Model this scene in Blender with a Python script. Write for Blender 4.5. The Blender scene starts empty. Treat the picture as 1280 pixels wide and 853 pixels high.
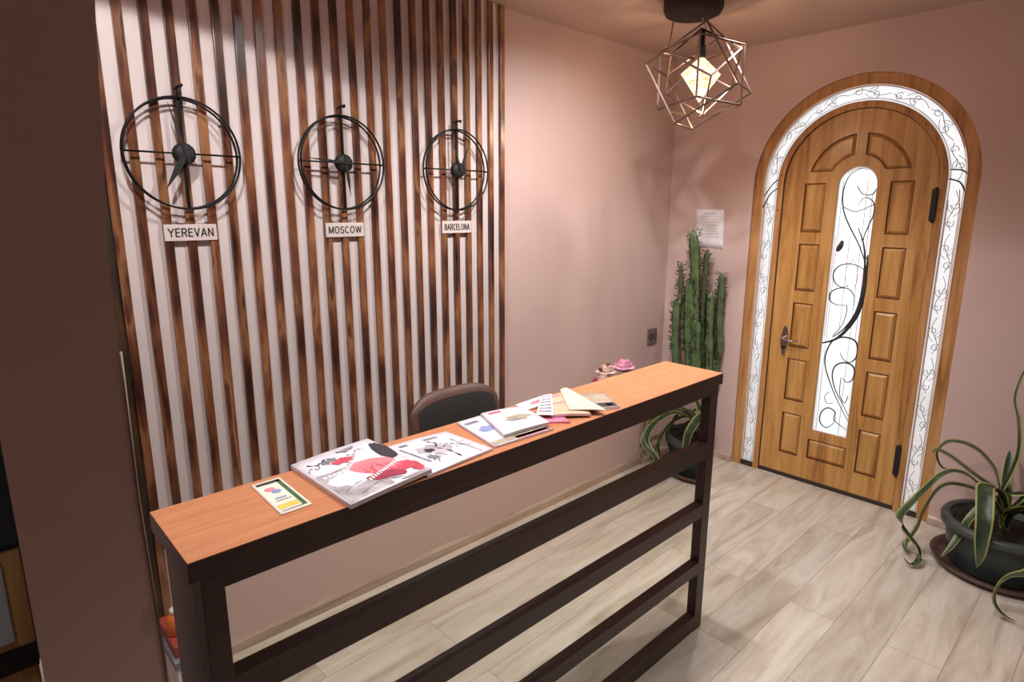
import bpy, bmesh, math, random
from mathutils import Vector, Matrix
random.seed(7)
PI = math.pi
C = bpy.context.scene.collection

# ------------------------------------------------------------------ materials
def s2l(c):
    return tuple(((v/255)/12.92 if v/255 <= .04045 else (((v/255)+.055)/1.055)**2.4) for v in c)

def new_mat(name):
    m = bpy.data.materials.new(name); m.use_nodes = True
    nt = m.node_tree; b = nt.nodes['Principled BSDF']
    return m, nt, b

def mat(name, rgb, rough=.5, metal=0, var=.0, scale=8, bump=0, bscale=60, coat=0, spec=.5, stretch=None):
    """plain surface with a soft procedural variation in colour and an optional bump"""
    m, nt, b = new_mat(name)
    c = s2l(rgb)
    b.inputs['Roughness'].default_value = rough
    b.inputs['Metallic'].default_value = metal
    b.inputs['Specular IOR Level'].default_value = spec
    b.inputs['Coat Weight'].default_value = coat
    tc = nt.nodes.new('ShaderNodeTexCoord'); mp = nt.nodes.new('ShaderNodeMapping')
    nt.links.new(tc.outputs['Object'], mp.inputs['Vector'])
    if stretch: mp.inputs['Scale'].default_value = stretch
    n = nt.nodes.new('ShaderNodeTexNoise'); n.inputs['Scale'].default_value = scale; n.inputs['Detail'].default_value = 4
    nt.links.new(mp.outputs[0], n.inputs['Vector'])
    r = nt.nodes.new('ShaderNodeValToRGB')
    r.color_ramp.elements[0].position = .3; r.color_ramp.elements[1].position = .7
    r.color_ramp.elements[0].color = tuple(v*(1-var) for v in c)+(1,)
    r.color_ramp.elements[1].color = tuple(min(1, v*(1+var)) for v in c)+(1,)
    nt.links.new(n.outputs['Fac'], r.inputs[0]); nt.links.new(r.outputs[0], b.inputs['Base Color'])
    if bump:
        n2 = nt.nodes.new('ShaderNodeTexNoise'); n2.inputs['Scale'].default_value = bscale; n2.inputs['Detail'].default_value = 3
        nt.links.new(mp.outputs[0], n2.inputs['Vector'])
        bp = nt.nodes.new('ShaderNodeBump'); bp.inputs['Strength'].default_value = bump; bp.inputs['Distance'].default_value = .01
        nt.links.new(n2.outputs['Fac'], bp.inputs['Height']); nt.links.new(bp.outputs[0], b.inputs['Normal'])
    return m

def wood(name, cols, axis='z', rough=.45, grain=26, coat=0, per_object=0, bump=.15, lscale=1.0, knots=False):
    """cols: list of (pos, rgb). Grain runs along the given axis."""
    m, nt, b = new_mat(name)
    N = nt.nodes.new; L = nt.links.new
    tc = N('ShaderNodeTexCoord'); mp = N('ShaderNodeMapping')
    L(tc.outputs['Object'], mp.inputs['Vector'])
    s = {'x': (1.6*lscale, grain, grain), 'y': (grain, 1.6*lscale, grain), 'z': (grain, grain, 1.6*lscale)}[axis]
    mp.inputs['Scale'].default_value = s
    vec = mp.outputs[0]
    if per_object:
        oi = N('ShaderNodeObjectInfo'); vm = N('ShaderNodeVectorMath'); vm.operation = 'SCALE'
        cm = N('ShaderNodeCombineXYZ'); L(oi.outputs['Random'], cm.inputs[0]); L(oi.outputs['Random'], cm.inputs[1]); L(oi.outputs['Random'], cm.inputs[2])
        L(cm.outputs[0], vm.inputs[0]); vm.inputs['Scale'].default_value = 37.0
        va = N('ShaderNodeVectorMath'); va.operation = 'ADD'; L(vec, va.inputs[0]); L(vm.outputs[0], va.inputs[1]); vec = va.outputs[0]
    n = N('ShaderNodeTexNoise'); n.inputs['Scale'].default_value = 1.0; n.inputs['Detail'].default_value = 6; n.inputs['Roughness'].default_value = .62; n.inputs['Distortion'].default_value = .8
    L(vec, n.inputs['Vector'])
    fac = n.outputs['Fac']
    if knots:
        mp2 = N('ShaderNodeMapping'); mp2.inputs['Scale'].default_value = (.22, .22, 1.7); L(vec, mp2.inputs['Vector'])
        n3 = N('ShaderNodeTexNoise'); n3.inputs['Scale'].default_value = 1.3; n3.inputs['Detail'].default_value = 3; L(mp2.outputs[0], n3.inputs['Vector'])
        mx = N('ShaderNodeMix'); mx.data_type = 'FLOAT'; mx.inputs[0].default_value = .55; L(fac, mx.inputs[2]); L(n3.outputs['Fac'], mx.inputs[3]); fac = mx.outputs[0]
    r = N('ShaderNodeValToRGB')
    while len(r.color_ramp.elements) < len(cols): r.color_ramp.elements.new(.5)
    for e, (p, c) in zip(r.color_ramp.elements, cols): e.position = p; e.color = s2l(c)+(1,)
    L(fac, r.inputs[0])
    if per_object:
        hs = N('ShaderNodeHueSaturation'); mr = N('ShaderNodeMapRange'); L(oi.outputs['Random'], mr.inputs[0])
        mr.inputs[3].default_value = 1-per_object; mr.inputs[4].default_value = 1+per_object
        L(mr.outputs[0], hs.inputs['Value']); L(r.outputs[0], hs.inputs['Color']); L(hs.outputs[0], b.inputs['Base Color'])
    else: L(r.outputs[0], b.inputs['Base Color'])
    bp = N('ShaderNodeBump'); bp.inputs['Strength'].default_value = bump; bp.inputs['Distance'].default_value = .002
    L(n.outputs['Fac'], bp.inputs['Height']); L(bp.outputs[0], b.inputs['Normal'])
    b.inputs['Roughness'].default_value = rough; b.inputs['Coat Weight'].default_value = coat
    b.inputs['Coat Roughness'].default_value = .2
    return m

WALL = mat('wall_paint', (205, 178, 172), .62, var=.03, scale=2, bump=.04, bscale=90)
WALLDARK = mat('unlit_room_wall', (30, 34, 44), .7, var=.1)  # near-black colour stands for the left room being unlit
CEIL = mat('ceiling_paint', (184, 158, 146), .45, var=.02, scale=1.5)
BOARD = mat('white_board_paint', (218, 203, 200), .55, var=.02, scale=5)
SLAT = wood('stained_slat_wood', [(.34, (30, 17, 13)), (.43, (70, 38, 28)), (.50, (112, 66, 44)), (.57, (148, 102, 66)), (.61, (80, 44, 33)), (.70, (126, 80, 54))], 'z', .28, 24, per_object=.2, knots=True, coat=.25)
LAM = wood('orange_laminate', [(.3, (178, 112, 74)), (.5, (190, 124, 84)), (.7, (200, 136, 96))], 'x', .4, 60, bump=.04, lscale=2.5)
WENGE = wood('dark_brown_laminate', [(.3, (42, 23, 17)), (.55, (56, 31, 23)), (.75, (68, 39, 29))], 'x', .42, 50, bump=.05, lscale=2)
OAK = wood('golden_oak', [(.28, (136, 90, 42)), (.42, (180, 128, 66)), (.55, (198, 148, 84)), (.72, (214, 166, 104))], 'z', .42, 22, bump=.12, lscale=.9, coat=.15)
OAKF = wood('oak_frame_wood', [(.28, (132, 84, 40)), (.45, (176, 124, 70)), (.72, (206, 158, 104))], 'z', .5, 24, bump=.12)
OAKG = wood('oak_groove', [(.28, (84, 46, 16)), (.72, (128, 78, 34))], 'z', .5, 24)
IRON = mat('black_iron', (22, 22, 23), .42, .6, var=.2, scale=30)
BLACK = mat('black_plastic', (15, 15, 16), .6, var=.1)
RUBBER = mat('black_seal', (14, 12, 12), .8)
CHROME = mat('chrome', (190, 182, 178), .22, 1, var=.15, scale=40)
COPPER = mat('brushed_bronze_rod', (112, 92, 86), .38, .85, var=.25, scale=18)
SIGN = mat('sign_plate', (214, 200, 196), .5, var=.03)
INK = mat('dark_lettering', (38, 34, 36), .6)
PAPER = mat('white_paper', (236, 234, 238), .7, var=.01)
GREYINK = mat('grey_print', (150, 148, 154), .7)
SOCK = mat('brown_grey_plastic', (112, 98, 92), .4, var=.06)
SOCKD = mat('dark_socket_hole', (40, 30, 27), .5)
LEATHER = mat('brown_leatherette', (84, 54, 44), .42, var=.12, scale=14, bump=.3, bscale=220)
POT = mat('dark_green_plastic_pot', (44, 56, 56), .42, var=.12)
POTGREY = mat('grey_green_rim', (66, 73, 72), .4, var=.1)
SAUCER = mat('brown_saucer', (84, 62, 56), .35, var=.12)
SOIL = mat('potting_soil', (44, 34, 27), .95, var=.5, scale=60, bump=.8, bscale=120)
LEAFG = wood('agave_green', [(.3, (30, 46, 32)), (.5, (50, 68, 46)), (.7, (84, 102, 70))], 'z', .38, 30, bump=.1)
LEAFY = mat('agave_yellow_margin', (160, 160, 92), .42, var=.15, scale=30)
CACT = mat('cactus_green', (82, 102, 64), .45, var=.35, scale=22, bump=.2, bscale=70)
CACTD = mat('cactus_old_green', (74, 80, 58), .55, var=.4, scale=22)
CLEAF = mat('cactus_leaflets', (70, 92, 46), .5, var=.4, scale=50)
DWOOD = wood('light_cabinet_wood', [(.3, (150, 106, 58)), (.55, (190, 144, 86)), (.7, (210, 168, 108))], 'z', .45, 18, bump=.1)
LEAD = mat('grey_lead_line', (134, 128, 132), .5, .2)
LEADR = mat('red_glass_line', (206, 132, 128), .5)
ROSE = mat('pink_petals', (232, 172, 192), .6, var=.2, scale=60)
ROSEC = mat('cream_petals', (232, 200, 188), .6, var=.12, scale=60)
ROSED = mat('deep_pink_petals', (176, 66, 104), .6, var=.2, scale=60)
FGREEN = mat('rose_leaf_green', (58, 92, 54), .5, var=.3, scale=50)
VASE = mat('white_ceramic', (220, 214, 210), .2)

def glass_mat():
    m = bpy.data.materials.new('frosted_door_glass'); m.use_nodes = True; nt = m.node_tree; nt.nodes.clear()
    N = nt.nodes.new; L = nt.links.new
    o = N('ShaderNodeOutputMaterial'); tr = N('ShaderNodeBsdfTranslucent'); tp = N('ShaderNodeBsdfTransparent'); g = N('ShaderNodeBsdfGlossy')
    tr.inputs[0].default_value = (.93, .95, .96, 1); tp.inputs[0].default_value = (.92, .95, .96, 1); g.inputs['Roughness'].default_value = .15
    n = N('ShaderNodeTexNoise'); n.inputs['Scale'].default_value = 9; n.inputs['Detail'].default_value = 2
    tc = N('ShaderNodeTexCoord'); L(tc.outputs['Object'], n.inputs['Vector'])
    mr = N('ShaderNodeMapRange'); mr.inputs[3].default_value = .45; mr.inputs[4].default_value = .75; L(n.outputs['Fac'], mr.inputs[0])
    m1 = N('ShaderNodeMixShader'); L(mr.outputs[0], m1.inputs[0]); L(tp.outputs[0], m1.inputs[1]); L(tr.outputs[0], m1.inputs[2])
    m2 = N('ShaderNodeMixShader'); m2.inputs[0].default_value = .06; L(m1.outputs[0], m2.inputs[1]); L(g.outputs[0], m2.inputs[2]); L(m2.outputs[0], o.inputs[0])
    return m
GLASS = glass_mat()

def mirror_mat():
    m, nt, b = new_mat('tinted_mirror')
    n = nt.nodes.new('ShaderNodeTexNoise'); n.inputs['Scale'].default_value = 1.5
    r = nt.nodes.new('ShaderNodeValToRGB'); r.color_ramp.elements[0].color = (.90, .89, .83, 1); r.color_ramp.elements[1].color = (.92, .91, .85, 1)
    nt.links.new(n.outputs['Fac'], r.inputs[0]); nt.links.new(r.outputs[0], b.inputs['Base Color'])
    b.inputs['Metallic'].default_value = 1; b.inputs['Roughness'].default_value = .0
    return m
MIRROR = mirror_mat()

def emit_mat(name, rgb, strength):
    m = bpy.data.materials.new(name); m.use_nodes = True; nt = m.node_tree; nt.nodes.clear()
    o = nt.nodes.new('ShaderNodeOutputMaterial'); e = nt.nodes.new('ShaderNodeEmission')
    n = nt.nodes.new('ShaderNodeTexNoise'); n.inputs['Scale'].default_value = 55; n.inputs['Detail'].default_value = 3
    tc = nt.nodes.new('ShaderNodeTexCoord'); nt.links.new(tc.outputs['Object'], n.inputs['Vector'])
    r = nt.nodes.new('ShaderNodeValToRGB'); r.color_ramp.elements[0].position = .36; r.color_ramp.elements[1].position = .56
    c = s2l(rgb); r.color_ramp.elements[0].color = (c[0]*.75, c[1]*.5, c[2]*.35, 1); r.color_ramp.elements[1].color = c+(1,)
    nt.links.new(n.outputs['Fac'], r.inputs[0]); nt.links.new(r.outputs[0], e.inputs[0]); e.inputs[1].default_value = strength
    nt.links.new(e.outputs[0], o.inputs[0]); return m
BULB = emit_mat('glowing_bulb_glass', (255, 228, 190), 1.5)
LAMPDISC = emit_mat('downlight_lens', (255, 235, 215), 6)

def floor_mat():
    m, nt, b = new_mat('greige_oak_planks'); N = nt.nodes.new; L = nt.links.new
    tc = N('ShaderNodeTexCoord'); 
    br = N('ShaderNodeTexBrick'); br.offset = .37; br.offset_frequency = 2; br.squash = 1
    br.inputs['Scale'].default_value = 1; br.inputs['Brick Width'].default_value = 1.25; br.inputs['Row Height'].default_value = .19
    br.inputs['Mortar Size'].default_value = .0012; br.inputs['Mortar Smooth'].default_value = .2; br.inputs['Bias'].default_value = 0
    br.inputs['Color1'].default_value = (0, 0, 0, 1); br.inputs['Color2'].default_value = (1, 1, 1, 1); br.inputs['Mortar'].default_value = (.5, .5, .5, 1)
    L(tc.outputs['Object'], br.inputs['Vector'])
    # per plank shift of the grain
    sp = N('ShaderNodeVectorMath'); sp.operation = 'SCALE'; sp.inputs['Scale'].default_value = 9; L(br.outputs['Color'], sp.inputs[0])
    mp = N('ShaderNodeMapping'); mp.inputs['Scale'].default_value = (1.5, 9, 1); L(tc.outputs['Object'], mp.inputs['Vector'])
    va = N('ShaderNodeVectorMath'); va.operation = 'ADD'; L(mp.outputs[0], va.inputs[0]); L(sp.outputs[0], va.inputs[1])
    n = N('ShaderNodeTexNoise'); n.inputs['Scale'].default_value = 1.1; n.inputs['Detail'].default_value = 7; n.inputs['Roughness'].default_value = .6; n.inputs['Distortion'].default_value = 1.2
    L(va.outputs[0], n.inputs['Vector'])
    r = N('ShaderNodeValToRGB')
    for _ in range(2): r.color_ramp.elements.new(.5)
    for e, (p, c) in zip(r.color_ramp.elements, [(.3, (168, 154, 138)), (.45, (192, 180, 164)), (.58, (205, 195, 181)), (.75, (216, 207, 195))]): e.position = p; e.color = s2l(c)+(1,)
    L(n.outputs['Fac'], r.inputs[0])
    sep = N('ShaderNodeSeparateColor'); L(br.outputs['Color'], sep.inputs[0])
    mr = N('ShaderNodeMapRange'); mr.inputs[3].default_value = .9; mr.inputs[4].default_value = 1.06; L(sep.outputs[0], mr.inputs[0])
    hs = N('ShaderNodeHueSaturation'); L(mr.outputs[0], hs.inputs['Value']); L(r.outputs[0], hs.inputs['Color'])
    mx = N('ShaderNodeMix'); mx.data_type = 'RGBA'; L(br.outputs['Fac'], mx.inputs[0]); L(hs.outputs[0], mx.inputs[6]); mx.inputs[7].default_value = s2l((140, 122, 106))+(1,)
    L(mx.outputs[2], b.inputs['Base Color'])
    b.inputs['Roughness'].default_value = .38
    bp = N('ShaderNodeBump'); bp.inputs['Strength'].default_value = .1; bp.inputs['Distance'].default_value = .002; L(n.outputs['Fac'], bp.inputs['Height']); L(bp.outputs[0], b.inputs['Normal'])
    return m
FLOOR = floor_mat()
SKIRT = wood('greige_skirting', [(.3, (150, 126, 112)), (.55, (190, 166, 150)), (.75, (204, 184, 168))], 'x', .4, 14, bump=.05)

# ------------------------------------------------------------------ mesh helpers
class MB:
    def __init__(self): self.v = []; self.f = []; self.m = []; self.sm = []
    def add(self, vs, fs, mi=0, smooth=False):
        o = len(self.v); self.v += [tuple(p) for p in vs]
        for f in fs: self.f.append([i+o for i in f]); self.m.append(mi); self.sm.append(smooth)
    def box(self, x0, x1, y0, y1, z0, z1, mi=0):
        v = [(x, y, z) for x in (x0, x1) for y in (y0, y1) for z in (z0, z1)]
        self.add(v, [(0, 1, 3, 2), (4, 6, 7, 5), (0, 4, 5, 1), (2, 3, 7, 6), (0, 2, 6, 4), (1, 5, 7, 3)], mi)
    def prism(self, poly, fn, a, b, mi=0):
        """poly in 2D; fn(u, v, w) -> 3D; extruded w from a to b"""
        n = len(poly); v = [fn(p[0], p[1], a) for p in poly]+[fn(p[0], p[1], b) for p in poly]
        self.add(v, [list(range(n)), list(range(2*n-1, n-1, -1))]+[(i, i+n, (i+1) % n+n, (i+1) % n) for i in range(n)], mi)
    def tube(self, pts, r, n=8, mi=0, closed=False, flat=None):
        pts = [Vector(p) for p in pts]; m = len(pts); rs = r if isinstance(r, (list, tuple)) else [r]*m
        rings = []; prev = None
        for i in range(m):
            if closed: t = pts[(i+1) % m]-pts[(i-1) % m]
            else: t = pts[min(i+1, m-1)]-pts[max(i-1, 0)]
            t.normalize()
            if prev is None: a = t.orthogonal().normalized()
            else: a = (prev-t*prev.dot(t)).normalized()
            prev = a; b = t.cross(a)
            rings.append([pts[i]+(a*math.cos(2*PI*k/n+PI/n)+b*math.sin(2*PI*k/n+PI/n))*rs[i] for k in range(n)])
        v = [p for rg in rings for p in rg]; f = []
        for i in range(m if closed else m-1):
            for k in range(n): f.append((i*n+k, i*n+(k+1) % n, ((i+1) % m)*n+(k+1) % n, ((i+1) % m)*n+k))
        if not closed: f += [list(range(n-1, -1, -1)), [(m-1)*n+k for k in range(n)]]
        self.add(v, f, mi, n > 5)
    def lathe(self, prof, cx=0, cy=0, n=40, mi=0, smooth=True):
        v = []; f = []; m = len(prof)
        for i in range(n):
            a = 2*PI*i/n
            for r, z in prof: v.append((cx+r*math.cos(a), cy+r*math.sin(a), z))
        for i in range(n):
            for k in range(m-1): f.append((i*m+k, ((i+1) % n)*m+k, ((i+1) % n)*m+k+1, i*m+k+1))
        self.add(v, f, mi, smooth)
    def ball(self, c, r, n=12, mi=0, sq=(1, 1, 1)):
        prof = [(max(1e-4, math.sin(PI*k/(n//2+2))*1), -math.cos(PI*k/(n//2+2))) for k in range(n//2+3)]
        v = []; f = []; m = len(prof)
        for i in range(n):
            a = 2*PI*i/n
            for rr, z in prof: v.append((c[0]+rr*math.cos(a)*r*sq[0], c[1]+rr*math.sin(a)*r*sq[1], c[2]+z*r*sq[2]))
        for i in range(n):
            for k in range(m-1): f.append((i*m+k, ((i+1) % n)*m+k, ((i+1) % n)*m+k+1, i*m+k+1))
        self.add(v, f, mi, True)
    def build(self, name, mats, parent=None, bevel=0, seg=2, sub=0, origin=None):
        me = bpy.data.meshes.new(name); me.from_pydata([tuple(p) for p in self.v], [], self.f)
        for m in (mats if isinstance(mats, (list, tuple)) else [mats]): me.materials.append(m)
        for p, mi, s in zip(me.polygons, self.m, self.sm): p.material_index = mi; p.use_smooth = s
        bm = bmesh.new(); bm.from_mesh(me); bmesh.ops.remove_doubles(bm, verts=bm.verts, dist=1e-6); bmesh.ops.recalc_face_normals(bm, faces=bm.faces); bm.to_mesh(me); bm.free()
        o = bpy.data.objects.new(name, me); C.objects.link(o)
        if parent:
            o.parent = parent; o.matrix_parent_inverse = parent.matrix_basis.inverted()
        elif origin is not None:
            me.transform(Matrix.Translation(-Vector(origin))); o.location = origin
        if bevel:
            md = o.modifiers.new('bevel', 'BEVEL'); md.width = bevel; md.segments = seg; md.limit_method = 'ANGLE'; md.angle_limit = .6
        if sub:
            md = o.modifiers.new('sub', 'SUBSURF'); md.levels = sub; md.render_levels = sub
        return o

def thing(name, label, cat, loc, group=None, rotz=0):
    o = bpy.data.objects.new(name, None); C.objects.link(o); o.empty_display_size = .05
    o.location = loc; o.rotation_euler = (0, 0, rotz); o['label'] = label; o['category'] = cat
    if group: o['group'] = group
    return o
def tag(o, label, cat, group=None):
    o['label'] = label; o['category'] = cat
    if group: o['group'] = group
    return o
def structure(o): o['kind'] = 'structure'; return o
def cat_rom(pts, n=6):
    P = [Vector(p) for p in pts]; P = [P[0]*2-P[1]]+P+[P[-1]*2-P[-2]]; out = []
    for i in range(1, len(P)-2):
        for k in range(n):
            t = k/n; a, b, c, d = P[i-1:i+3]
            out.append(.5*((2*b)+(c-a)*t+(2*a-5*b+4*c-d)*t*t+(3*b-a-3*c+d)*t**3))
    out.append(P[-2]); return out
def box(name, x0, x1, y0, y1, z0, z1, m, parent=None, bevel=0, origin=None):
    b = MB(); b.box(x0, x1, y0, y1, z0, z1); return b.build(name, m, parent, bevel, origin=origin)

# ------------------------------------------------------------------ room
HC = 2.6704
YF = -2.459            # low wall opposite the desk, seen in the desk's mirror
structure(box('floor', -6.5, .05, -5.2, 1.6, -.05, 0, FLOOR))
structure(box('ceiling', -6.5, .16, -5.2, 1.7, HC, HC+.06, CEIL))
structure(box('wall_back', -3.70, 0, 0, .12, 0, HC, WALL))
structure(box('wall_back_left', -6.5, -3.70, 1.5, 1.62, 0, HC, WALLDARK))
structure(box('wall_left', -6.62, -6.5, -5.2, 1.62, 0, HC, WALL))
structure(box('wall_front', -6.5, .12, -5.32, -5.2, 0, HC, WALL))
structure(box('wall_front_low', -3.22, -.48, YF-.12, YF, 0, .5, WALL))
structure(box('wall_front_corner', -.60, .0, -2.76, -2.64, 0, HC, WALL))

# partition wall end at the left, with a slightly bulging plaster edge
prof = [(0, -3.598), (.91, -3.598), (1.22, -3.604), (1.47, -3.601), (1.62, -3.599), (1.78, -3.586), (1.91, -3.578), (2.0, -3.571), (HC, -3.552)]
b = MB(); pl = [(x, z) for z, x in prof]; poly = [(-3.764, 0)]+pl+[(-3.764, HC)]
n = len(poly); v = [(x, -1.3, z) for x, z in poly]+[(x if i not in (0, n-1) else -3.715, .12, z) for i, (x, z) in enumerate(poly)]
b.add(v, [list(range(n)), list(range(2*n-1, n-1, -1))]+[(i, i+n, (i+1) % n+n, (i+1) % n) for i in range(n)])
structure(b.build('wall_partition', WALL))
b = MB(); pts = [(x+.0015, -1.302, z) for z, x in prof if z < 1.5]
b.tube(pts, .0022, 6); structure(b.build('trim_1', mat('pale_lit_edge', (150, 130, 118), .5)))  # pale strip stands for light caught on the plaster edge

# door wall with its arched opening (s = distance from the room's corner, towards the camera)
SC = 1.170; ZC = 1.846; ROUT = .577
def arch_poly(sc, r, z0, zc=ZC, n=40, top=None):
    return [(sc-r, z0)]+[(sc-r*math.cos(PI*k/n), zc+r*math.sin(PI*k/n)) for k in range(n+1)]+[(sc+r, z0)]
W = lambda s, z, x: (x, -s, z)
hole = arch_poly(SC, ROUT, 0)
poly = [(-.12, 0)]+hole+[(5.2, 0), (5.2, HC), (-.12, HC)]
b = MB(); b.prism(poly, W, 0, .12); structure(b.build('wall_right', WALL))

# skirtings
def skirt(name, p0, p1, nrm, h=.056, t=.014):
    b = MB(); p0 = Vector(p0+(0,)); p1 = Vector(p1+(0,)); nv = Vector(nrm+(0,))
    pr = [(0, 0), (t, 0), (t, h*.72), (t*.45, h*.93), (t*.35, h), (0, h)]
    v = [p0+nv*a+Vector((0, 0, z)) for a, z in pr]+[p1+nv*a+Vector((0, 0, z)) for a, z in pr]; k = len(pr)
    b.add(v, [list(range(k)), list(range(2*k-1, k-1, -1))]+[(i, i+k, (i+1) % k+k, (i+1) % k) for i in range(k)])
    return structure(b.build(name, SKIRT))
skirt('baseboard_back', (-3.56, 0), (0, 0), (0, -1))
skirt('baseboard_right', (0, 0), (0, -(SC-ROUT)+.002), (-1, 0))
skirt('baseboard_right_front', (0, -(SC+ROUT)-.002), (0, -2.64), (-1, 0))
skirt('baseboard_front', (-3.22, YF), (-.48, YF), (0, 1))
skirt('baseboard_front_return', (-.48, YF), (-.48, -2.64), (1, 0))
skirt('baseboard_front_corner', (-.48, -2.64), (0, -2.64), (0, 1))

# ------------------------------------------------------------------ slatted wall
structure(box('wall_back_white_panel', -3.357, -1.606, -.02, 0, .056, HC, BOARD))
ORD = ['first', 'second', 'third', 'fourth', 'fifth', 'sixth', 'seventh', 'eighth', 'ninth', 'tenth', 'eleventh', 'twelfth']
side = ['left end', 'right end']
for i in range(24):
    xr = -3.3279+.075*i; w = .0285+random.uniform(-.0012, .0012)
    b = MB(); segs = 14; zs = [.06+(HC-.062)*k/segs for k in range(segs+1)]
    wob = [random.uniform(-.0009, .0009) for _ in zs]
    for k in range(segs+1):
        pass
    v = []; f = []
    for z, o_ in zip(zs, wob): v += [(-w+o_, -.001, z), (o_*.5, -.001, z), (o_*.5, .017, z), (-w+o_, .017, z)]
    for k in range(segs):
        for j in range(4): f.append((k*4+j, k*4+(j+1) % 4, (k+1)*4+(j+1) % 4, (k+1)*4+j))
    f += [(3, 2, 1, 0), (segs*4, segs*4+1, segs*4+2, segs*4+3)]
    b.add(v, f); o = b.build('wooden_slat', SLAT, bevel=.0014)
    o.location = (xr, -.037, 0)
    lab = ('%s stained wooden slat counted from the left end of the slatted wall' % ORD[i]) if i < 12 else ('%s stained wooden slat counted from the right end of the slatted wall' % ORD[23-i])
    tag(o, lab[0].upper()+lab[1:] if False else lab, 'slat', 'stained wooden slats on the reception wall')

pk = box('dark_plank', -3.52, -3.3575, -.03, 0, .02, HC-.002, wood('stained_shaded_plank', [(.3, (22, 18, 13)), (.5, (48, 34, 24)), (.62, (96, 64, 38)), (.74, (40, 26, 18))], 'z', .5, 16, knots=True), bevel=.002, origin=(-3.44, 0, 0))  # stained wood whose near-black tones also carry the shadow beside the partition
tag(pk, 'stained wide plank, darkened for shade, closing the left end of the slatted wall beside the partition', 'plank')

# ------------------------------------------------------------------ clocks and city signs
def clock(cx, cz, name_city, h1, h2, w2):
    """h1: long hand tip, h2: short hand tip (x, z)"""
    t = thing('wall_clock', 'black double ring wall clock hanging above the %s sign' % name_city, 'clock', (cx, -.038, cz), 'black ring clocks on the slatted wall')
    R = .184
    for y, nm in ((-.052, 'ring'), (-.078, 'ring')):
        b = MB(); b.tube([(cx+(R if y < -.06 else R-.002)*math.cos(a), y, cz+(R if y < -.06 else R-.002)*math.sin(a)) for a in [2*PI*k/72 for k in range(72)]], .0038, 8, closed=True)
        b.build(nm, IRON, t)
    b = MB(); b.tube([(cx-R, -.065, cz+.002), (cx+R, -.065, cz+.002)], .0034, 8); b.build('crossbar', IRON, t)
    b = MB(); b.box(cx-.0058, cx+.0058, -.069, -.063, cz-R-.003, cz+R+.006); b.build('crossbar', IRON, t, .001)
    for a in (0, PI/2, PI, 1.5*PI):
        b = MB(); b.tube([(cx+R*math.cos(a), -.052, cz+R*math.sin(a)), (cx+R*math.cos(a), -.078, cz+R*math.sin(a))], .003, 6); b.build('spacer', IRON, t)
    b = MB(); pr = [(.0005, -.026), (.022, -.026), (.036, -.02), (.039, -.012), (.039, .004), (.0005, .004)]
    n = 36; v = []; f = []; m = len(pr)
    for i in range(n):
        a = 2*PI*i/n
        for r, y in pr:
            rr = r*.92*(1.03 if i % 2 == 0 and r > .03 else 1); v.append((cx+rr*math.cos(a), -.068+y, cz+rr*math.sin(a)))
    for i in range(n):
        for k in range(m-1): f.append((i*m+k, ((i+1) % n)*m+k, ((i+1) % n)*m+k+1, i*m+k+1))
    b.add(v, f, 0, True); b.build('movement_housing', BLACK, t)
    for (hx, hz), wd, y in ((h1, .0045, -.099), (h2, w2*.8, -.096)):
        d = Vector((hx-cx, 0, hz-cz)); L_ = d.length; d.normalize(); q = Vector((-d.z, 0, d.x)); c0 = Vector((cx, y, cz))
        o2 = [c0-d*.03+q*wd*.5, c0+q*wd, c0+d*(L_*.45)+q*wd*1.15, c0+d*L_, c0+d*(L_*.45)-q*wd*1.15, c0-q*wd, c0-d*.03-q*wd*.5]
        b = MB(); v = o2+[p+Vector((0, .0014, 0)) for p in o2]; n = 7
        b.add(v, [list(range(n)), list(range(2*n-1, n-1, -1))]+[(i, i+n, (i+1) % n+n, (i+1) % n) for i in range(n)])
        b.build('hand', BLACK, t)
    b = MB(); zt = cz+R
    b.tube(cat_rom([(cx+.004, -.037, zt+.034), (cx+.004, -.06, zt+.036), (cx+.010, -.088, zt+.038), (cx+.002, -.094, zt+.030)]), .0045, 8)
    b.tube([(cx+.002, -.064, zt+.034), (cx, -.066, zt)], .0036, 6)
    b.build('hanging_hook', IRON, t)
clock(-3.125, 1.880, 'YEREVAN', (-3.168, 2.045), (-3.200, 1.757), .011)
clock(-2.528, 1.880, 'MOSCOW', (-2.703, 1.893), (-2.514, 1.747), .008)
clock(-1.938, 1.878, 'BARCELONA', (-1.992, 2.028), (-1.880, 2.004), .007)

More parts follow.
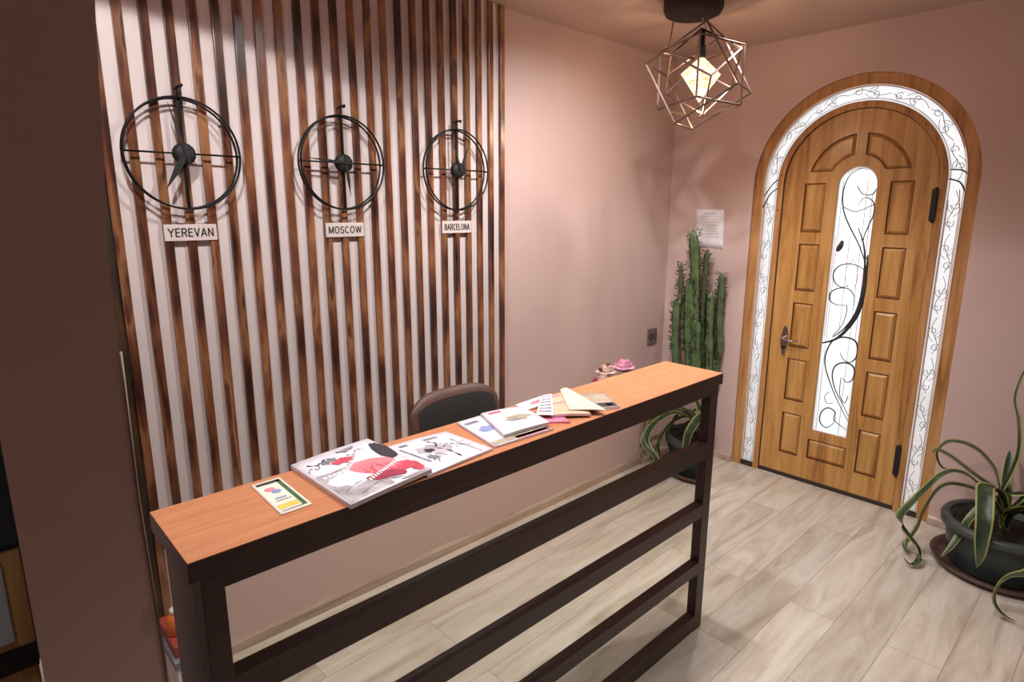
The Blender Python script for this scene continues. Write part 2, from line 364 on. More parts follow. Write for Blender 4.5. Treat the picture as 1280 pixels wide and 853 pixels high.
def arc(cx, cz, rx, rz, a0, a1, n=14): return [(cx+rx*math.cos(math.radians(a0+(a1-a0)*k/n)), cz+rz*math.sin(math.radians(a0+(a1-a0)*k/n))) for k in range(n+1)]
GL = {'Y': (.68, [[(0, 1), (.34, .46)], [(.68, 1), (.34, .46)], [(.34, .50), (.34, 0)]]),
      'E': (.56, [[(.06, 0), (.06, 1)], [(.06, .94), (.56, .94)], [(.06, .52), (.50, .52)], [(.06, .06), (.56, .06)]]),
      'R': (.64, [[(.06, 0), (.06, 1)], [(.06, .94), (.36, .94)]+arc(.36, .72, .22, .22, 90, -90)+[(.06, .50)], [(.34, .50), (.62, 0)]]),
      'V': (.66, [[(.02, 1), (.33, .03)], [(.64, 1), (.33, .03)]]),
      'A': (.70, [[(.02, 0), (.35, .98)], [(.68, 0), (.35, .98)], [(.14, .32), (.56, .32)]]),
      'N': (.66, [[(.06, 0), (.06, 1)], [(.60, 0), (.60, 1)], [(.07, .96), (.59, .04)]]),
      'M': (.80, [[(.06, 0), (.06, 1)], [(.74, 0), (.74, 1)], [(.07, .96), (.40, .08)], [(.73, .96), (.40, .08)]]),
      'O': (.76, [arc(.38, .5, .32, .44, 0, 360, 32)]),
      'S': (.60, [arc(.30, .72, .23, .22, 20, 180)+arc(.30, .72, .23, .20, 180, 270, 6)+arc(.30, .28, .25, .23, 90, -160, 18)]),
      'C': (.70, [arc(.38, .5, .32, .44, 48, 312, 26)]),
      'W': (.98, [[(.02, 1), (.25, .03)], [(.49, .97), (.25, .03)], [(.49, .97), (.73, .03)], [(.96, 1), (.73, .03)]]),
      'B': (.62, [[(.06, 0), (.06, 1)], [(.06, .94), (.34, .94)]+arc(.34, .73, .20, .21, 90, -90)+[(.06, .52)], [(.06, .06), (.36, .06)]+arc(.36, .29, .22, .23, -90, 90)+[(.06, .52)]]),
      'L': (.54, [[(.06, 0), (.06, 1)], [(.06, .06), (.54, .06)]])}
def lettering(txt, cx, cz, width, height, y, parent, st=.066):
    tot = sum(GL[c][0]+.17 for c in txt)-.17; kx_ = width/tot; b = MB(); u0 = 0
    for c in txt:
        for ln in GL[c][1]:
            P2 = [Vector((cx-width/2+(u0+p[0])*kx_, 0, cz-height/2+p[1]*height)) for p in ln]; w = st*height*1.15; v = []; m = len(P2); cl = (P2[0]-P2[-1]).length < 1e-5
            for i in range(m):
                d = ((P2[1]-P2[-2]) if cl and i in (0, m-1) else (P2[min(i+1, m-1)]-P2[max(i-1, 0)])).normalized(); q = Vector((-d.z, 0, d.x))*w
                v += [P2[i]+q+Vector((0, y, 0)), P2[i]-q+Vector((0, y, 0)), P2[i]-q+Vector((0, y+.0006, 0)), P2[i]+q+Vector((0, y+.0006, 0))]
            f = [(4*i+k, 4*i+(k+1) % 4, 4*i+4+(k+1) % 4, 4*i+4+k) for i in range(m-1) for k in range(4)]
            if not cl: f += [(0, 3, 2, 1), (4*m-4, 4*m-3, 4*m-2, 4*m-1)]
            b.add(v, f)
        u0 += GL[c][0]+.17
    return b.build('lettering', INK, parent)
for city, x0, x1, z0, z1 in (('YEREVAN', -3.207, -3.034, 1.586, 1.643), ('MOSCOW', -2.607, -2.433, 1.583, 1.641), ('BARCELONA', -2.011, -1.834, 1.585, 1.643)):
    cx = (x0+x1)/2; cz = (z0+z1)/2
    t = thing('city_sign', 'small white sign reading %s on the slats' % city, 'sign', (cx, -.038, z0), 'city signs under the clocks')
    box('plate', x0, x1, -.043, -.038, z0, z1, SIGN, t, .0008)
    lettering(city, cx, cz, (x1-x0)*.86, .030, -.0437, t)

# ------------------------------------------------------------------ pendant lamp
PC = Vector((-.98, -.75, 2.31))
t = thing('pendant_lamp', 'geometric bronze wire cage pendant lamp with glowing diamond bulb', 'lamp', (-1.05, -.65, HC))
b = MB(); b.lathe([(.0005, 2.588), (.10, 2.590), (.128, 2.602), (.138, 2.625), (.138, HC), (.0005, HC)], -1.02, -.72, 48)
b.build('ceiling_canopy', mat('dark_canopy', (50, 34, 29), .75, var=.2), t)
EC = [(0, 1), (0, 2), (0, 4), (1, 3), (1, 5), (2, 3), (2, 6), (3, 7), (4, 5), (4, 6), (5, 7), (6, 7)]
CU = [[(-1.1942, -.5887, 2.3745), (-1.1461, -.7344, 2.0986), (-1.1218, -.8551, 2.5278), (-1.0737, -1.0009, 2.2518), (-.8906, -.5021, 2.3817), (-.8425, -.6478, 2.1057), (-.8182, -.7685, 2.535), (-.7701, -.9142, 2.259)],
      [(-1.0811, -.5879, 2.1831), (-1.0575, -.5742, 2.4563), (-.8201, -.6711, 2.1648), (-.7965, -.6573, 2.438), (-1.1629, -.8492, 2.2033), (-1.1394, -.8354, 2.4765), (-.9019, -.9323, 2.185), (-.8783, -.9186, 2.4582)],
      [(-1.1547, -.6986, 2.4064), (-1.016, -.5874, 2.2658), (-1.1165, -.8906, 2.2922), (-.9779, -.7794, 2.1516), (-.9795, -.7447, 2.5426), (-.8409, -.6336, 2.402), (-.9413, -.9368, 2.4284), (-.8027, -.8256, 2.2878)]]
for vs in CU:
    b = MB()
    for i, j in EC: b.tube([vs[i], vs[j]], .0052, 4)
    b.build('wire_cube', COPPER, t)
b = MB(); b.tube([(-.985, -.772, 2.535), (-.99, -.75, 2.60), (-.995, -.74, 2.63)], .0035, 6); b.build('cord', CHROME, t)
b = MB(); b.tube([(-1.045, -.58, 2.458), (-1.02, -.60, 2.50), (-1.005, -.605, 2.60)], .003, 6); b.build('cord', CHROME, t)
b = MB(); b.lathe([(.0005, 2.535), (.010, 2.535), (.010, 2.47), (.017, 2.46), (.017, 2.41), (.0005, 2.41)], -.985, -.76, 20); b.build('bulb_socket', BLACK, t)
b = MB(); c = (-.985, -.76); n = 6; v = [(c[0], c[1], 2.412)]
for zz, r in ((2.408, .014), (2.335, .098)):
    for k in range(n): v.append((c[0]+r*math.cos(2*PI*k/n+.35), c[1]+r*math.sin(2*PI*k/n+.35), zz))
v.append((c[0], c[1], 2.205)); f = [(0, 1+k, 1+(k+1) % n) for k in range(n)]+[(1+k, 7+k, 7+(k+1) % n, 1+(k+1) % n) for k in range(n)]+[(7+k, 13, 7+(k+1) % n) for k in range(n)]
b.add(v, f); b.build('diamond_bulb', BULB, t)

# ------------------------------------------------------------------ arched door
def band(mb, r0, r1, x0, x1, z0, mi=0, n=48, sc=SC, zc=ZC):
    ou = arch_poly(sc, r1, z0, zc, n); inn = arch_poly(sc, r0, z0, zc, n); m = len(ou)
    v = [W(s, z, x0) for s, z in ou]+[W(s, z, x0) for s, z in inn]+[W(s, z, x1) for s, z in ou]+[W(s, z, x1) for s, z in inn]
    f = []
    for i in range(m-1):
        f += [(i, i+1, m+i+1, m+i), (2*m+i, 3*m+i, 3*m+i+1, 2*m+i+1), (i, 2*m+i, 2*m+i+1, i+1), (m+i, m+i+1, 3*m+i+1, 3*m+i)]
    f += [(0, m, 3*m, 2*m), (m-1, 3*m-1, 4*m-1, 2*m-1)]
    mb.add(v, f, mi)
door = bpy.data.objects.new('door_1', None); C.objects.link(door); door.location = (.03, -SC, 0); door['kind'] = 'structure'
b = MB(); band(b, .520, .577, .016, .10, 0); b.build('frame', OAKF, door, .003)
b = MB(); band(b, .516, .5215, .013, .024, .035); b.build('frame_bead', mat('bead_wood', (214, 170, 122), .45), door, .001)
b = MB(); band(b, .4, .436, .018, .09, 0); b.build('inner_frame', OAKF, door, .003)
b = MB(); band(b, .3965, .4015, .03, .07, 0); b.build('door_seal', RUBBER, door)
b = MB()
b.box(.02, .10, -(SC-.436), -(SC-.577), 0, .035); b.box(.02, .10, -(SC+.577), -(SC+.436), 0, .035); b.box(.03, .10, -(SC+.436), -(SC-.436), 0, .024); b.build('sill', mat('dark_sill', (52, 40, 34), .5), door, .002)
# glass band round the door
b = MB(); band(b, .434, .522, .027, .032, .035); b.build('side_glass', GLASS, door)
GX = .0245
def S3(pts, x=GX): return [Vector((x, -s, z)) for s, z in pts]
def spiral(c, r0, r1, a0, turns, n=22): return [(c[0]+(r0+(r1-r0)*k/n)*math.cos(a0+turns*2*PI*k/n), c[1]+(r0+(r1-r0)*k/n)*math.sin(a0+turns*2*PI*k/n)) for k in range(n+1)]
lead = MB(); red = MB()
def motif(fn, u, flip, sc_=1.0, mb=None):
    """small vine motif; fn(along, across) -> (s, z)"""
    mb = mb or lead
    st = [(0, .0), (.05, .018*flip), (.10, .0), (.15, -.016*flip), (.20, 0)]
    mb.tube(cat_rom(S3([fn(u+a*sc_, c) for a, c in st]), 5), .0015, 4)
    sp = [(u+.035*sc_+y, x) for x, y in spiral((.010*flip, 0), .022, .004, PI*.2, 1.2*flip)]
    mb.tube(S3([fn(a, c) for a, c in sp]), .0016, 4)
    sp = [(u+.125*sc_+y, x) for x, y in spiral((-.010*flip, 0), .020, .004, PI*.9, -1.15*flip)]
    mb.tube(S3([fn(a, c) for a, c in sp]), .0016, 4)
    mb.tube(cat_rom(S3([fn(u+.07*sc_, -.004*flip), fn(u+.09*sc_, -.022*flip), fn(u+.11*sc_, -.030*flip)]), 4), .0013, 4)
    lf = [(u+.085*sc_, .002*flip), (u+.105*sc_, .022*flip), (u+.13*sc_, .026*flip), (u+.112*sc_, .008*flip), (u+.085*sc_, .002*flip)]
    mb.tube(cat_rom(S3([fn(a, c) for a, c in lf]), 4), .0013, 4)
RM = .478
left = lambda a, c: (SC-RM+c, a); right = lambda a, c: (SC+RM+c, a)
def top(a, c):
    th = a/RM; return (SC-(RM-c*-1 if False else RM+c)*math.cos(th), ZC+(RM+c)*math.sin(th))
k = 0
for z in [.07+.218*i for i in range(8)]:
    motif(left, z, 1 if k % 2 else -1); motif(right, z, -1 if k % 2 else 1, mb=None); 
    k += 1
for i in range(7): motif(top, .05+i*.21, 1 if i % 2 else -1)
for rr in (.446, .510):
    lead.tube(S3([(SC-rr, .045)]+[(SC-rr*math.cos(PI*q/40), ZC+rr*math.sin(PI*q/40)) for q in range(41)]+[(SC+rr, .045)]), .0014, 4)
for sx_ in (SC-.506, SC+.450): red.tube(S3([(sx_, .06), (sx_, 1.75)]), .0019, 4)
red.tube(S3([(SC+.504, .3), (SC+.504, 1.70), (SC+.492, 1.80)]), .0019, 4)
red.tube(S3([(SC-.512*math.cos(PI*q/40), ZC+.512*math.sin(PI*q/40)) for q in range(4, 37)]), .0019, 4)
lead.build('side_glass_leading', LEAD, door); red.build('side_glass_red_line', LEADR, door)
b = MB()
for q in ([(.656, 1.783), (.70, 1.85), (.735, 1.88)], [(.652, 1.711), (.69, 1.79), (.735, 1.83)], [(1.612, 1.90), (1.66, 1.895), (1.69, 1.872)], [(1.612, 1.855), (1.66, 1.835), (1.685, 1.79)]):
    b.tube(cat_rom(S3(q), 5), .0036, 6)
b.build('side_glass_bar', IRON, door)

# door leaf with cut-outs
leaf = MB()
def rect(s0, s1, z0, z1): return [(s0, z0), (s1, z0), (s1, z1), (s0, z1)]
LS0, LS1, RS0, RS1 = .893, 1.011, 1.345, 1.461
rows = [(.160, .432), (.516, .786), (.860, 1.140), (1.214, 1.498), (1.567, 1.852)]
holes = [rect(LS0, LS1, a, b_) for a, b_ in rows]+[rect(RS0, RS1, a, b_) for a, b_ in rows]+[rect(1.065, 1.289, .166, .296)]
def fan(flip):
    ri, ro, zc = .150, .268, 1.850; c0 = 1.177; out = []
    za = 1.916; gap = .028
    a0 = math.asin((za-zc)/ro); a1 = math.acos(gap/ro); n = 12
    for k in range(n+1): a = a0+(a1-a0)*k/n; out.append((c0+flip*ro*math.cos(a), zc+ro*math.sin(a)))
    a0 = math.acos(gap/ri); a1 = math.asin((za-zc)/ri)
    for k in range(n+1): a = a0+(a1-a0)*k/n; out.append((c0+flip*ri*math.cos(a), zc+ri*math.sin(a)))
    return out if flip > 0 else out[::-1]
holes += [fan(1), fan(-1)]
GS0, GS1, GZ0, GZT = 1.077, 1.286, .355, 1.940
gr = (GS1-GS0)/2; gc = (GS0+GS1)/2
glass_hole = [(GS1, GZ0)]+[(gc+gr*math.cos(PI*k/20), GZT-gr+gr*math.sin(PI*k/20)) for k in range(21)]+[(GS0, GZ0)]
bm = bmesh.new(); edges = []
for loop in [arch_poly(SC, .3965, .026)]+holes+[glass_hole]:
    vs = [bm.verts.new(W(s, z, .034)) for s, z in loop]
    for i in range(len(vs)): edges.append(bm.edges.new((vs[i], vs[(i+1) % len(vs)])))
bmesh.ops.triangle_fill(bm, edges=edges, use_beauty=True, use_dissolve=False)
r_ = bmesh.ops.extrude_face_region(bm, geom=list(bm.faces)); bmesh.ops.translate(bm, verts=[g for g in r_['geom'] if isinstance(g, bmesh.types.BMVert)], vec=(.04, 0, 0))
bmesh.ops.recalc_face_normals(bm, faces=bm.faces)
me = bpy.data.meshes.new('door_leaf'); bm.to_mesh(me); bm.free(); me.materials.append(OAK)
lf = bpy.data.objects.new('door_leaf', me); C.objects.link(lf); lf.parent = door; lf.matrix_parent_inverse = door.matrix_basis.inverted()
def inset(poly, d):
    n = len(poly); area = sum(poly[i][0]*poly[(i+1) % n][1]-poly[(i+1) % n][0]*poly[i][1] for i in range(n)); sg = 1 if area > 0 else -1; out = []
    for i in range(n):
        p, q, r = Vector(poly[i-1]), Vector(poly[i]), Vector(poly[(i+1) % n]); a = (q-p).normalized(); b_ = (r-q).normalized()
        na = Vector((-a.y, a.x))*sg; nb = Vector((-b_.y, b_.x))*sg; m_ = (na+nb).normalized(); out.append(q+m_*d/max(.3, m_.dot(na)))
    return [tuple(p) for p in out]
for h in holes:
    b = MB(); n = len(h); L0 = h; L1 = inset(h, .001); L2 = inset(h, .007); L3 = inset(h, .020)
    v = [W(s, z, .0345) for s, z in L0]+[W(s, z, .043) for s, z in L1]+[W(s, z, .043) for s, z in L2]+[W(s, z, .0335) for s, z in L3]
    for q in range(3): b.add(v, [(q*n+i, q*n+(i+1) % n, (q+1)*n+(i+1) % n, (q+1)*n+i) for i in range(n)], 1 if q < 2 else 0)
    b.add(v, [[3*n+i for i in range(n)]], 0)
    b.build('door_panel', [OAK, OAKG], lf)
# glazing of the leaf
b = MB(); b.prism(glass_hole, W, .044, .049); b.build('door_glass', GLASS, lf)
b = MB(); gh = inset(glass_hole, .004); b.tube([Vector(W(s, z, .038)) for s, z in gh], .003, 6, closed=True); b.build('glass_bead', mat('glazing_bead', (196, 160, 116), .5), lf)
SCR = {'a': ([(1.198, 1.929), (1.136, 1.894), (1.109, 1.806), (1.12, 1.703), (1.16, 1.613), (1.22, 1.511), (1.265, 1.409), (1.28, 1.33)], .0028),
 'b': ([(1.19, 1.728), (1.228, 1.766), (1.272, 1.74), (1.28, 1.678), (1.262, 1.615), (1.243, 1.524), (1.278, 1.41)], .0024),
 'c': ([(1.179, 1.83), (1.214, 1.785), (1.261, 1.784), (1.28, 1.814)], .0018),
 'd': ([(1.118, 1.716), (1.176, 1.69), (1.212, 1.697), (1.275, 1.728)], .0016),
 'f': ([(1.276, 1.45), (1.281, 1.347), (1.280, 1.242), (1.262, 1.119), (1.215, 1.017), (1.157, .947), (1.086, .912)], .0075),
 'f2': ([(1.21, 1.60), (1.25, 1.50), (1.268, 1.38), (1.270, 1.25), (1.25, 1.12), (1.20, 1.02), (1.14, .955)], .0045),
 'g': ([(1.275, 1.32), (1.26, 1.37), (1.196, 1.395), (1.135, 1.381), (1.105, 1.332), (1.121, 1.279), (1.161, 1.258), (1.197, 1.272)], .0024),
 'h': ([(1.197, 1.157), (1.147, 1.151), (1.103, 1.174), (1.103, 1.222), (1.149, 1.252), (1.2, 1.248), (1.232, 1.208), (1.235, 1.155)], .0024),
 'i': ([(1.197, 1.157), (1.2, 1.11), (1.185, 1.039), (1.141, .963)], .0018),
 'j': ([(1.279, .465), (1.224, .55), (1.167, .653), (1.118, .773), (1.115, .859), (1.144, .935), (1.199, .965), (1.258, .957), (1.281, .919), (1.280, .857), (1.25, .821), (1.213, .834), (1.19, .872)], .0034),
 'k': ([(1.280, .495), (1.235, .567), (1.188, .643), (1.163, .724), (1.173, .784), (1.215, .813), (1.262, .807), (1.281, .773), (1.275, .722), (1.247, .699), (1.219, .721)], .0032),
 'l': ([(1.212, .72), (1.216, .62), (1.248, .57), (1.262, .617)], .0016),
 'm': ([(1.157, .621), (1.134, .587), (1.151, .547), (1.184, .555)], .0014),
 'n': ([(1.278, .407), (1.237, .429), (1.201, .456), (1.203, .501), (1.161, .52), (1.124, .481), (1.123, .421), (1.16, .393), (1.197, .425), (1.212, .474)], .0026),
 'e': ([(1.135, 1.525), (1.125, 1.49), (1.112, 1.463)], .011)}
b = MB()
for key, (pts, r) in SCR.items():
    P3 = cat_rom([Vector((.0375, -s, z)) for s, z in pts], 7); m_ = len(P3)
    r *= 1.5; rad = [r*(.35+.65*math.sin(PI*min(1, max(0, (i+.8)/(m_+.6)))))if r > .003 else r for i in range(m_)]
    b.tube(P3, rad, 6)
b.build('iron_scrollwork', mat('grey_iron_scroll', (58, 58, 60), .5, .3, var=.2), lf)
b = MB()
for s_ in (1.104, 1.232): b.tube([Vector((.041, -s_, .37)), Vector((.041, -s_, 1.86))], .0014, 4)
b.build('leading', LEAD, lf)
b = MB()
for s_ in (1.092, 1.170, 1.262): b.tube([Vector((.0415, -s_, .95)), Vector((.0415, -s_, 1.55+(.25 if s_ > 1.2 else 0)))], .0016, 4)
b.tube(cat_rom([Vector((.041, -s, z)) for s, z in [(1.20, 1.42), (1.17, 1.36), (1.18, 1.28), (1.21, 1.24), (1.235, 1.30), (1.225, 1.38), (1.20, 1.42)]]), .0014, 4)
b.tube([Vector(W(s, z, .041)) for s, z in inset(glass_hole, .013)[8:17]], .0016, 4)
b.build('red_glass_line', LEADR, lf)
# hinges
for z0, z1 in ((1.642, 1.805), (.222, .395)):
    b = MB(); b.box(.006, .032, -(SC+.405), -(SC+.378), z0, z1); hgo = b.build('hinge', BLACK, door, .003)
    b = MB(); b.tube([(.012, -(SC+.395), z0-.008), (.012, -(SC+.395), z1+.008)], .006, 10); b.build('hinge_pin', IRON, hgo)
# handle
HS, HZ = .863, .895
b = MB()
pl = [(HS+.022*math.sin(PI*k/12)*(1+.12*math.cos(4*PI*k/12)), HZ+.098*math.cos(PI*k/12)) for k in range(13)]; pl = pl+[(2*HS-s, z) for s, z in pl[-2:0:-1]]
b.prism(pl, W, .024, .034); hp = b.build('door_handle', CHROME, lf, .003)
b = MB(); b.tube(cat_rom([(.024, -HS, HZ+.018), (-.018, -HS, HZ+.018), (-.026, -HS-.02, HZ+.019), (-.028, -HS-.07, HZ+.012), (-.024, -HS-.118, HZ+.022)]), [.010]*6+[.0095]*6+[.008]*6+[.0065]*7, 10); b.build('lever', CHROME, hp)
b = MB(); b.tube([(.025, -HS, HZ-.045), (.019, -HS, HZ-.045)], .011, 14); b.build('key_cylinder', mat('dark_keyhole', (60, 52, 50), .4, .8), hp)
# threshold outside and ground
structure(box('floor_outside', .12, 3.0, -3.4, 1.2, -.05, -.005, mat('pale_paving', (190, 188, 182), .8, var=.1)))
b = MB()
for k, (s, z) in enumerate([(SC+.418*math.cos(a), ZC+.418*math.sin(a)) for a in (.15, .75, 1.57, 2.4, 3.0)]): b.tube([(.0175, -s, z), (.0155, -s, z)], .005, 10)
for s, z in ((SC+.418, 1.70), (SC-.418, 1.70)): b.tube([(.0175, -s, z), (.0155, -s, z)], .005, 10)
b.build('screw_heads', mat('screw_copper', (176, 96, 50), .4, .5), door)

# ------------------------------------------------------------------ reception desk
X0, X1 = -3.5498, -1.6561; YFr, YB = -1.3361, -1.0778; ZT = 1.0847; YM = YFr+.020
t = thing('reception_desk', 'long dark brown reception desk with orange wood top and mirror front', 'desk', ((X0+X1)/2, (YFr+YB)/2, 0))
box('desk_top', X0, X1, YFr, YB, ZT-.042, ZT-.0015, WENGE, t, .0015)
b = MB(); XJ = -2.39
b.box(X0+.0008, XJ-.0006, YFr+.0008, YB-.0008, ZT-.002, ZT); b.box(XJ+.0006, X1-.0008, YFr+.0008, YB-.0008, ZT-.002, ZT)
b.build('laminate_top', LAM, t)
box('post', -3.532, -3.4919, YFr+.0008, YFr+.05, 0, ZT-.042, WENGE, t, .0015)
box('post', -1.7398, -1.6851, YFr+.0008, YFr+.05, 0, ZT-.042, WENGE, t, .0015)
for z0, z1 in ((1.0126, ZT-.042), (.7582, .8223), (.5117, .566), (.2625, .3127), (.006, .0694)):
    box('rail', -3.4919, -1.7398, YFr+.0008, YFr+.05, z0, z1, WENGE, t, .001)
PR = 1.0
for z0, z1 in ((.8223, 1.0126), (.566, .7582), (.3127, .5117), (.0694, .2625)):
    box('mirror_panel', -3.4919, -1.7398, YM, YM+.005, z0, z1, MIRROR, t)
box('back_panel', -3.50, -1.72, YFr+.05, YFr+.066, 0, ZT-.042, WENGE, t)
# left side: outer frame panel, right side panel
box('side_panel', -3.532, -3.514, YFr+.05, YB-.012, 0, ZT-.042, WENGE, t, .001)
box('side_panel', -1.706, -1.688, YFr+.05, YB-.012, 0, ZT-.042, WENGE, t, .001)
box('worktop', -2.15, -1.706, YFr+.066, -.80, .735, .76, LAM, t, .001)
box('worktop_leg', -2.14, -2.12, -1.265, -.83, 0, .735, WENGE, t)
box('worktop_leg', -1.80, -1.78, -1.265, -.83, 0, .735, WENGE, t)

# ------------------------------------------------------------------ printed matter on the desk
def sheet(name, corners, z, th, mats, label, cat, group=None, sag=0, edge=0, droop=None, n=8):
    """thin booklet: bilinear patch over 4 corners (a b c d), thickness th; returns object and a mapping"""
    A, B, Cc, D = [Vector((p[0], p[1], 0)) for p in corners]
    def at(u, v, dz=0):
        p = A*(1-u)*(1-v)+B*u*(1-v)+Cc*u*v+D*(1-u)*v
        h = z+th+sag*math.sin(PI*u)*(1-.4*v)+(droop(u, v) if droop else 0)
        return Vector((p.x, p.y, h+dz))
    ob = thing(name, label, cat, (sum(c[0] for c in corners)/4, sum(c[1] for c in corners)/4, z), group)
    b = MB(); v = [at(i/n, j/n) for i in range(n+1) for j in range(n+1)]; v2 = [p-Vector((0, 0, th)) for p in v]; m = n+1
    f = [(i*m+j, (i+1)*m+j, (i+1)*m+j+1, i*m+j+1) for i in range(n) for j in range(n)]
    b.add(v, f, 0, True); b.add(v2, [tuple(reversed(q)) for q in f], 1)
    rim = [(i, 0) for i in range(n)]+[(n, j) for j in range(n)]+[(n-i, n) for i in range(n)]+[(0, n-j) for j in range(n)]
    ids = [i*m+j for i, j in rim]; b.add(v+v2, [(ids[k], ids[(k+1) % len(ids)], ids[(k+1) % len(ids)]+m*m, ids[k]+m*m) for k in range(len(ids))], 1)
    b.build('pages', mats, ob)
    return ob, at
def patch(ob, at, poly, material, name='printed_picture', dz=.0006, k=0):
    b = MB(); poly = [p for p in poly]; c = (sum(p[0] for p in poly)/len(poly), sum(p[1] for p in poly)/len(poly)); v = [at(c[0], c[1], dz)]; rings = 3
    f = []; n = len(poly)
    for r in range(1, rings+1):
        for p in poly: q = (c[0]+(p[0]-c[0])*r/rings, c[1]+(p[1]-c[1])*r/rings); v.append(at(q[0], q[1], dz))
    for i in range(n): f.append((0, 1+i, 1+(i+1) % n))
    for r in range(rings-1):
        for i in range(n): f.append((1+r*n+i, 1+(r+1)*n+i, 1+(r+1)*n+(i+1) % n, 1+r*n+(i+1) % n))
    b.add(v, f, 0, True); return b.build(name, material, ob)
def blob(c, ru, rv, n=16, rot=0, j=.18, seed=1):
    rnd = random.Random(seed); out = []
    for k in range(n):
        a = 2*PI*k/n; r = 1+rnd.uniform(-j, j); x, y = ru*r*math.cos(a), rv*r*math.sin(a); out.append((c[0]+x*math.cos(rot)-y*math.sin(rot), c[1]+x*math.sin(rot)+y*math.cos(rot)))
    return out
def R4(u0, u1, v0, v1): return [(u0, v0), (u1, v0), (u1, v1), (u0, v1)]
EDGE = mat('page_edges', (214, 196, 200), .7, var=.08, scale=90)
CREAM = mat('cream_card', (232, 224, 206), .5)
PINKP = mat('printed_pink', (206, 78, 96), .4, var=.3, scale=22)
PINKL = mat('printed_light_pink', (222, 128, 138), .4, var=.2, scale=25)
COVW = mat('cover_white', (222, 218, 226), .35, var=.06, scale=14)
COVG = mat('cover_grey', (176, 168, 172), .35, var=.35, scale=28)
PRG = mat('printed_grey', (128, 124, 132), .45, var=.3, scale=40)
PRD = mat('printed_dark', (56, 50, 58), .45, var=.3, scale=40)
PRB = mat('printed_blue', (140, 152, 196), .45, var=.2, scale=30)
PRGN = mat('printed_green', (62, 98, 66), .45, var=.2, scale=30)
PRY = mat('printed_yellow', (224, 196, 96), .45, var=.2, scale=30)
PRP = mat('printed_peach', (226, 178, 146), .45, var=.12, scale=20)
PRM = mat('printed_magenta', (214, 120, 150), .45, var=.2, scale=30)
PRT = mat('printed_taupe', (168, 152, 134), .45, var=.3, scale=26)
MGRP = 'magazines and leaflets on the desk top'
ZD = ZT+.0004
# small card
ob, at = sheet('laminated_card', [(-3.351, -1.098), (-3.286, -1.098), (-3.289, -1.276), (-3.357, -1.277)], ZD, .0015, [CREAM, EDGE], 'small white laminated card with green border at the left end of the desk top', 'card')
patch(ob, at, R4(.78, .92, .06, .94), PRGN); patch(ob, at, R4(.1, .92, .05, .12), PRD); patch(ob, at, blob((.35, .28), .16, .06, seed=2), PINKL); patch(ob, at, blob((.5, .38), .17, .06, seed=3), PRB)
patch(ob, at, R4(.25, .62, .56, .60), PRB); patch(ob, at, R4(.2, .72, .64, .66), PRG); patch(ob, at, R4(.1, .75, .76, .88), PRY); patch(ob, at, R4(.12, .8, .92, .945), PRG)
# white cover magazine partly under the first
ob, at = sheet('magazine', [(-3.075, -1.118), (-2.828, -1.130), (-2.814, -1.314), (-3.035, -1.334)], ZD, .006, [COVW, EDGE], 'white magazine with grey line drawing cover, partly under the pink cover magazine', 'magazine', MGRP, sag=.002)
for pl_, m_ in ((R4(.32, .42, .10, .16), PRG), (R4(.62, .8, .10, .16), PRG), (R4(.26, .29, .2, .75), PRG), (blob((.55, .45), .17, .17, seed=5, j=.35), COVG), (blob((.47, .47), .05, .07, seed=6, j=.4), PRD), (blob((.38, .66), .06, .10, seed=8, j=.5), PRG), (R4(.85, .88, .3, .95), COVG)):
    patch(ob, at, pl_, m_)
def stroke(ob, at, pts, w, material):
    b = MB(); P2 = cat_rom([(p[0], p[1], 0) for p in pts], 5); v = []
    for i, p in enumerate(P2):
        d = (P2[min(i+1, len(P2)-1)]-P2[max(i-1, 0)]).normalized(); q = Vector((-d.y, d.x, 0))*w*(.6+.5*math.sin(i*1.7))
        v += [at(p.x+q.x, p.y+q.y, .0009), at(p.x-q.x, p.y-q.y, .0009)]
    b.add(v, [(2*i, 2*i+1, 2*i+3, 2*i+2) for i in range(len(P2)-1)]); return b.build('printed_line', material, ob)
stroke(ob, at, [(.60, .88), (.62, .62), (.58, .45), (.66, .32), (.62, .2)], .014, PRD); stroke(ob, at, [(.64, .5), (.74, .42), (.80, .52), (.90, .66)], .009, PRD); stroke(ob, at, [(.34, .82), (.45, .62), (.52, .74)], .008, PRG)
stroke(ob, at, [(.74, .62), (.84, .50), (.97, .46)], .006, PRG)
# big magazine with a pink figure
ob, at = sheet('magazine', [(-3.246, -1.070), (-3.029, -1.055), (-3.019, -1.329), (-3.241, -1.352)], ZD+.0005, .010, [COVW, EDGE], 'thick magazine with bright pink figure on its grey and white cover', 'magazine', MGRP, sag=.002, droop=lambda u, v: .006*u)
for pl_, m_ in ((R4(.03, .55, .42, .97), COVG), (blob((.30, .62), .22, .16, seed=11, j=.3), COVW), (blob((.92, .36), .09, .24, seed=12, j=.15, rot=.1), PRD), (blob((.62, .58), .26, .17, seed=13, j=.12, rot=.35), PINKL), (blob((.72, .70), .28, .10, seed=14, rot=.35), PINKP), (blob((.46, .28), .12, .06, seed=15, j=.3), PINKP), (blob((.93, .84), .07, .12, seed=16), PINKP), (blob((.30, .20), .10, .035, seed=17, j=.5), PRG), (blob((.62, .10), .09, .03, seed=18, j=.5), PRG)):
    patch(ob, at, pl_, m_, dz=.0006 if m_ in (COVG,) else (.0009 if m_ is COVW else .0012))
stroke(ob, at, [(.1, .14), (.2, .2), (.33, .14), (.4, .22)], .012, PRD); stroke(ob, at, [(.5, .08), (.6, .13), (.72, .06)], .012, PRD)
for r_ in range(3):
    for c_ in range(6): patch(ob, at, blob((.10+.055*c_+.02*r_, .47+.065*r_), .022, .02, seed=50+r_*6+c_, n=8), PAPER, dz=.0011)
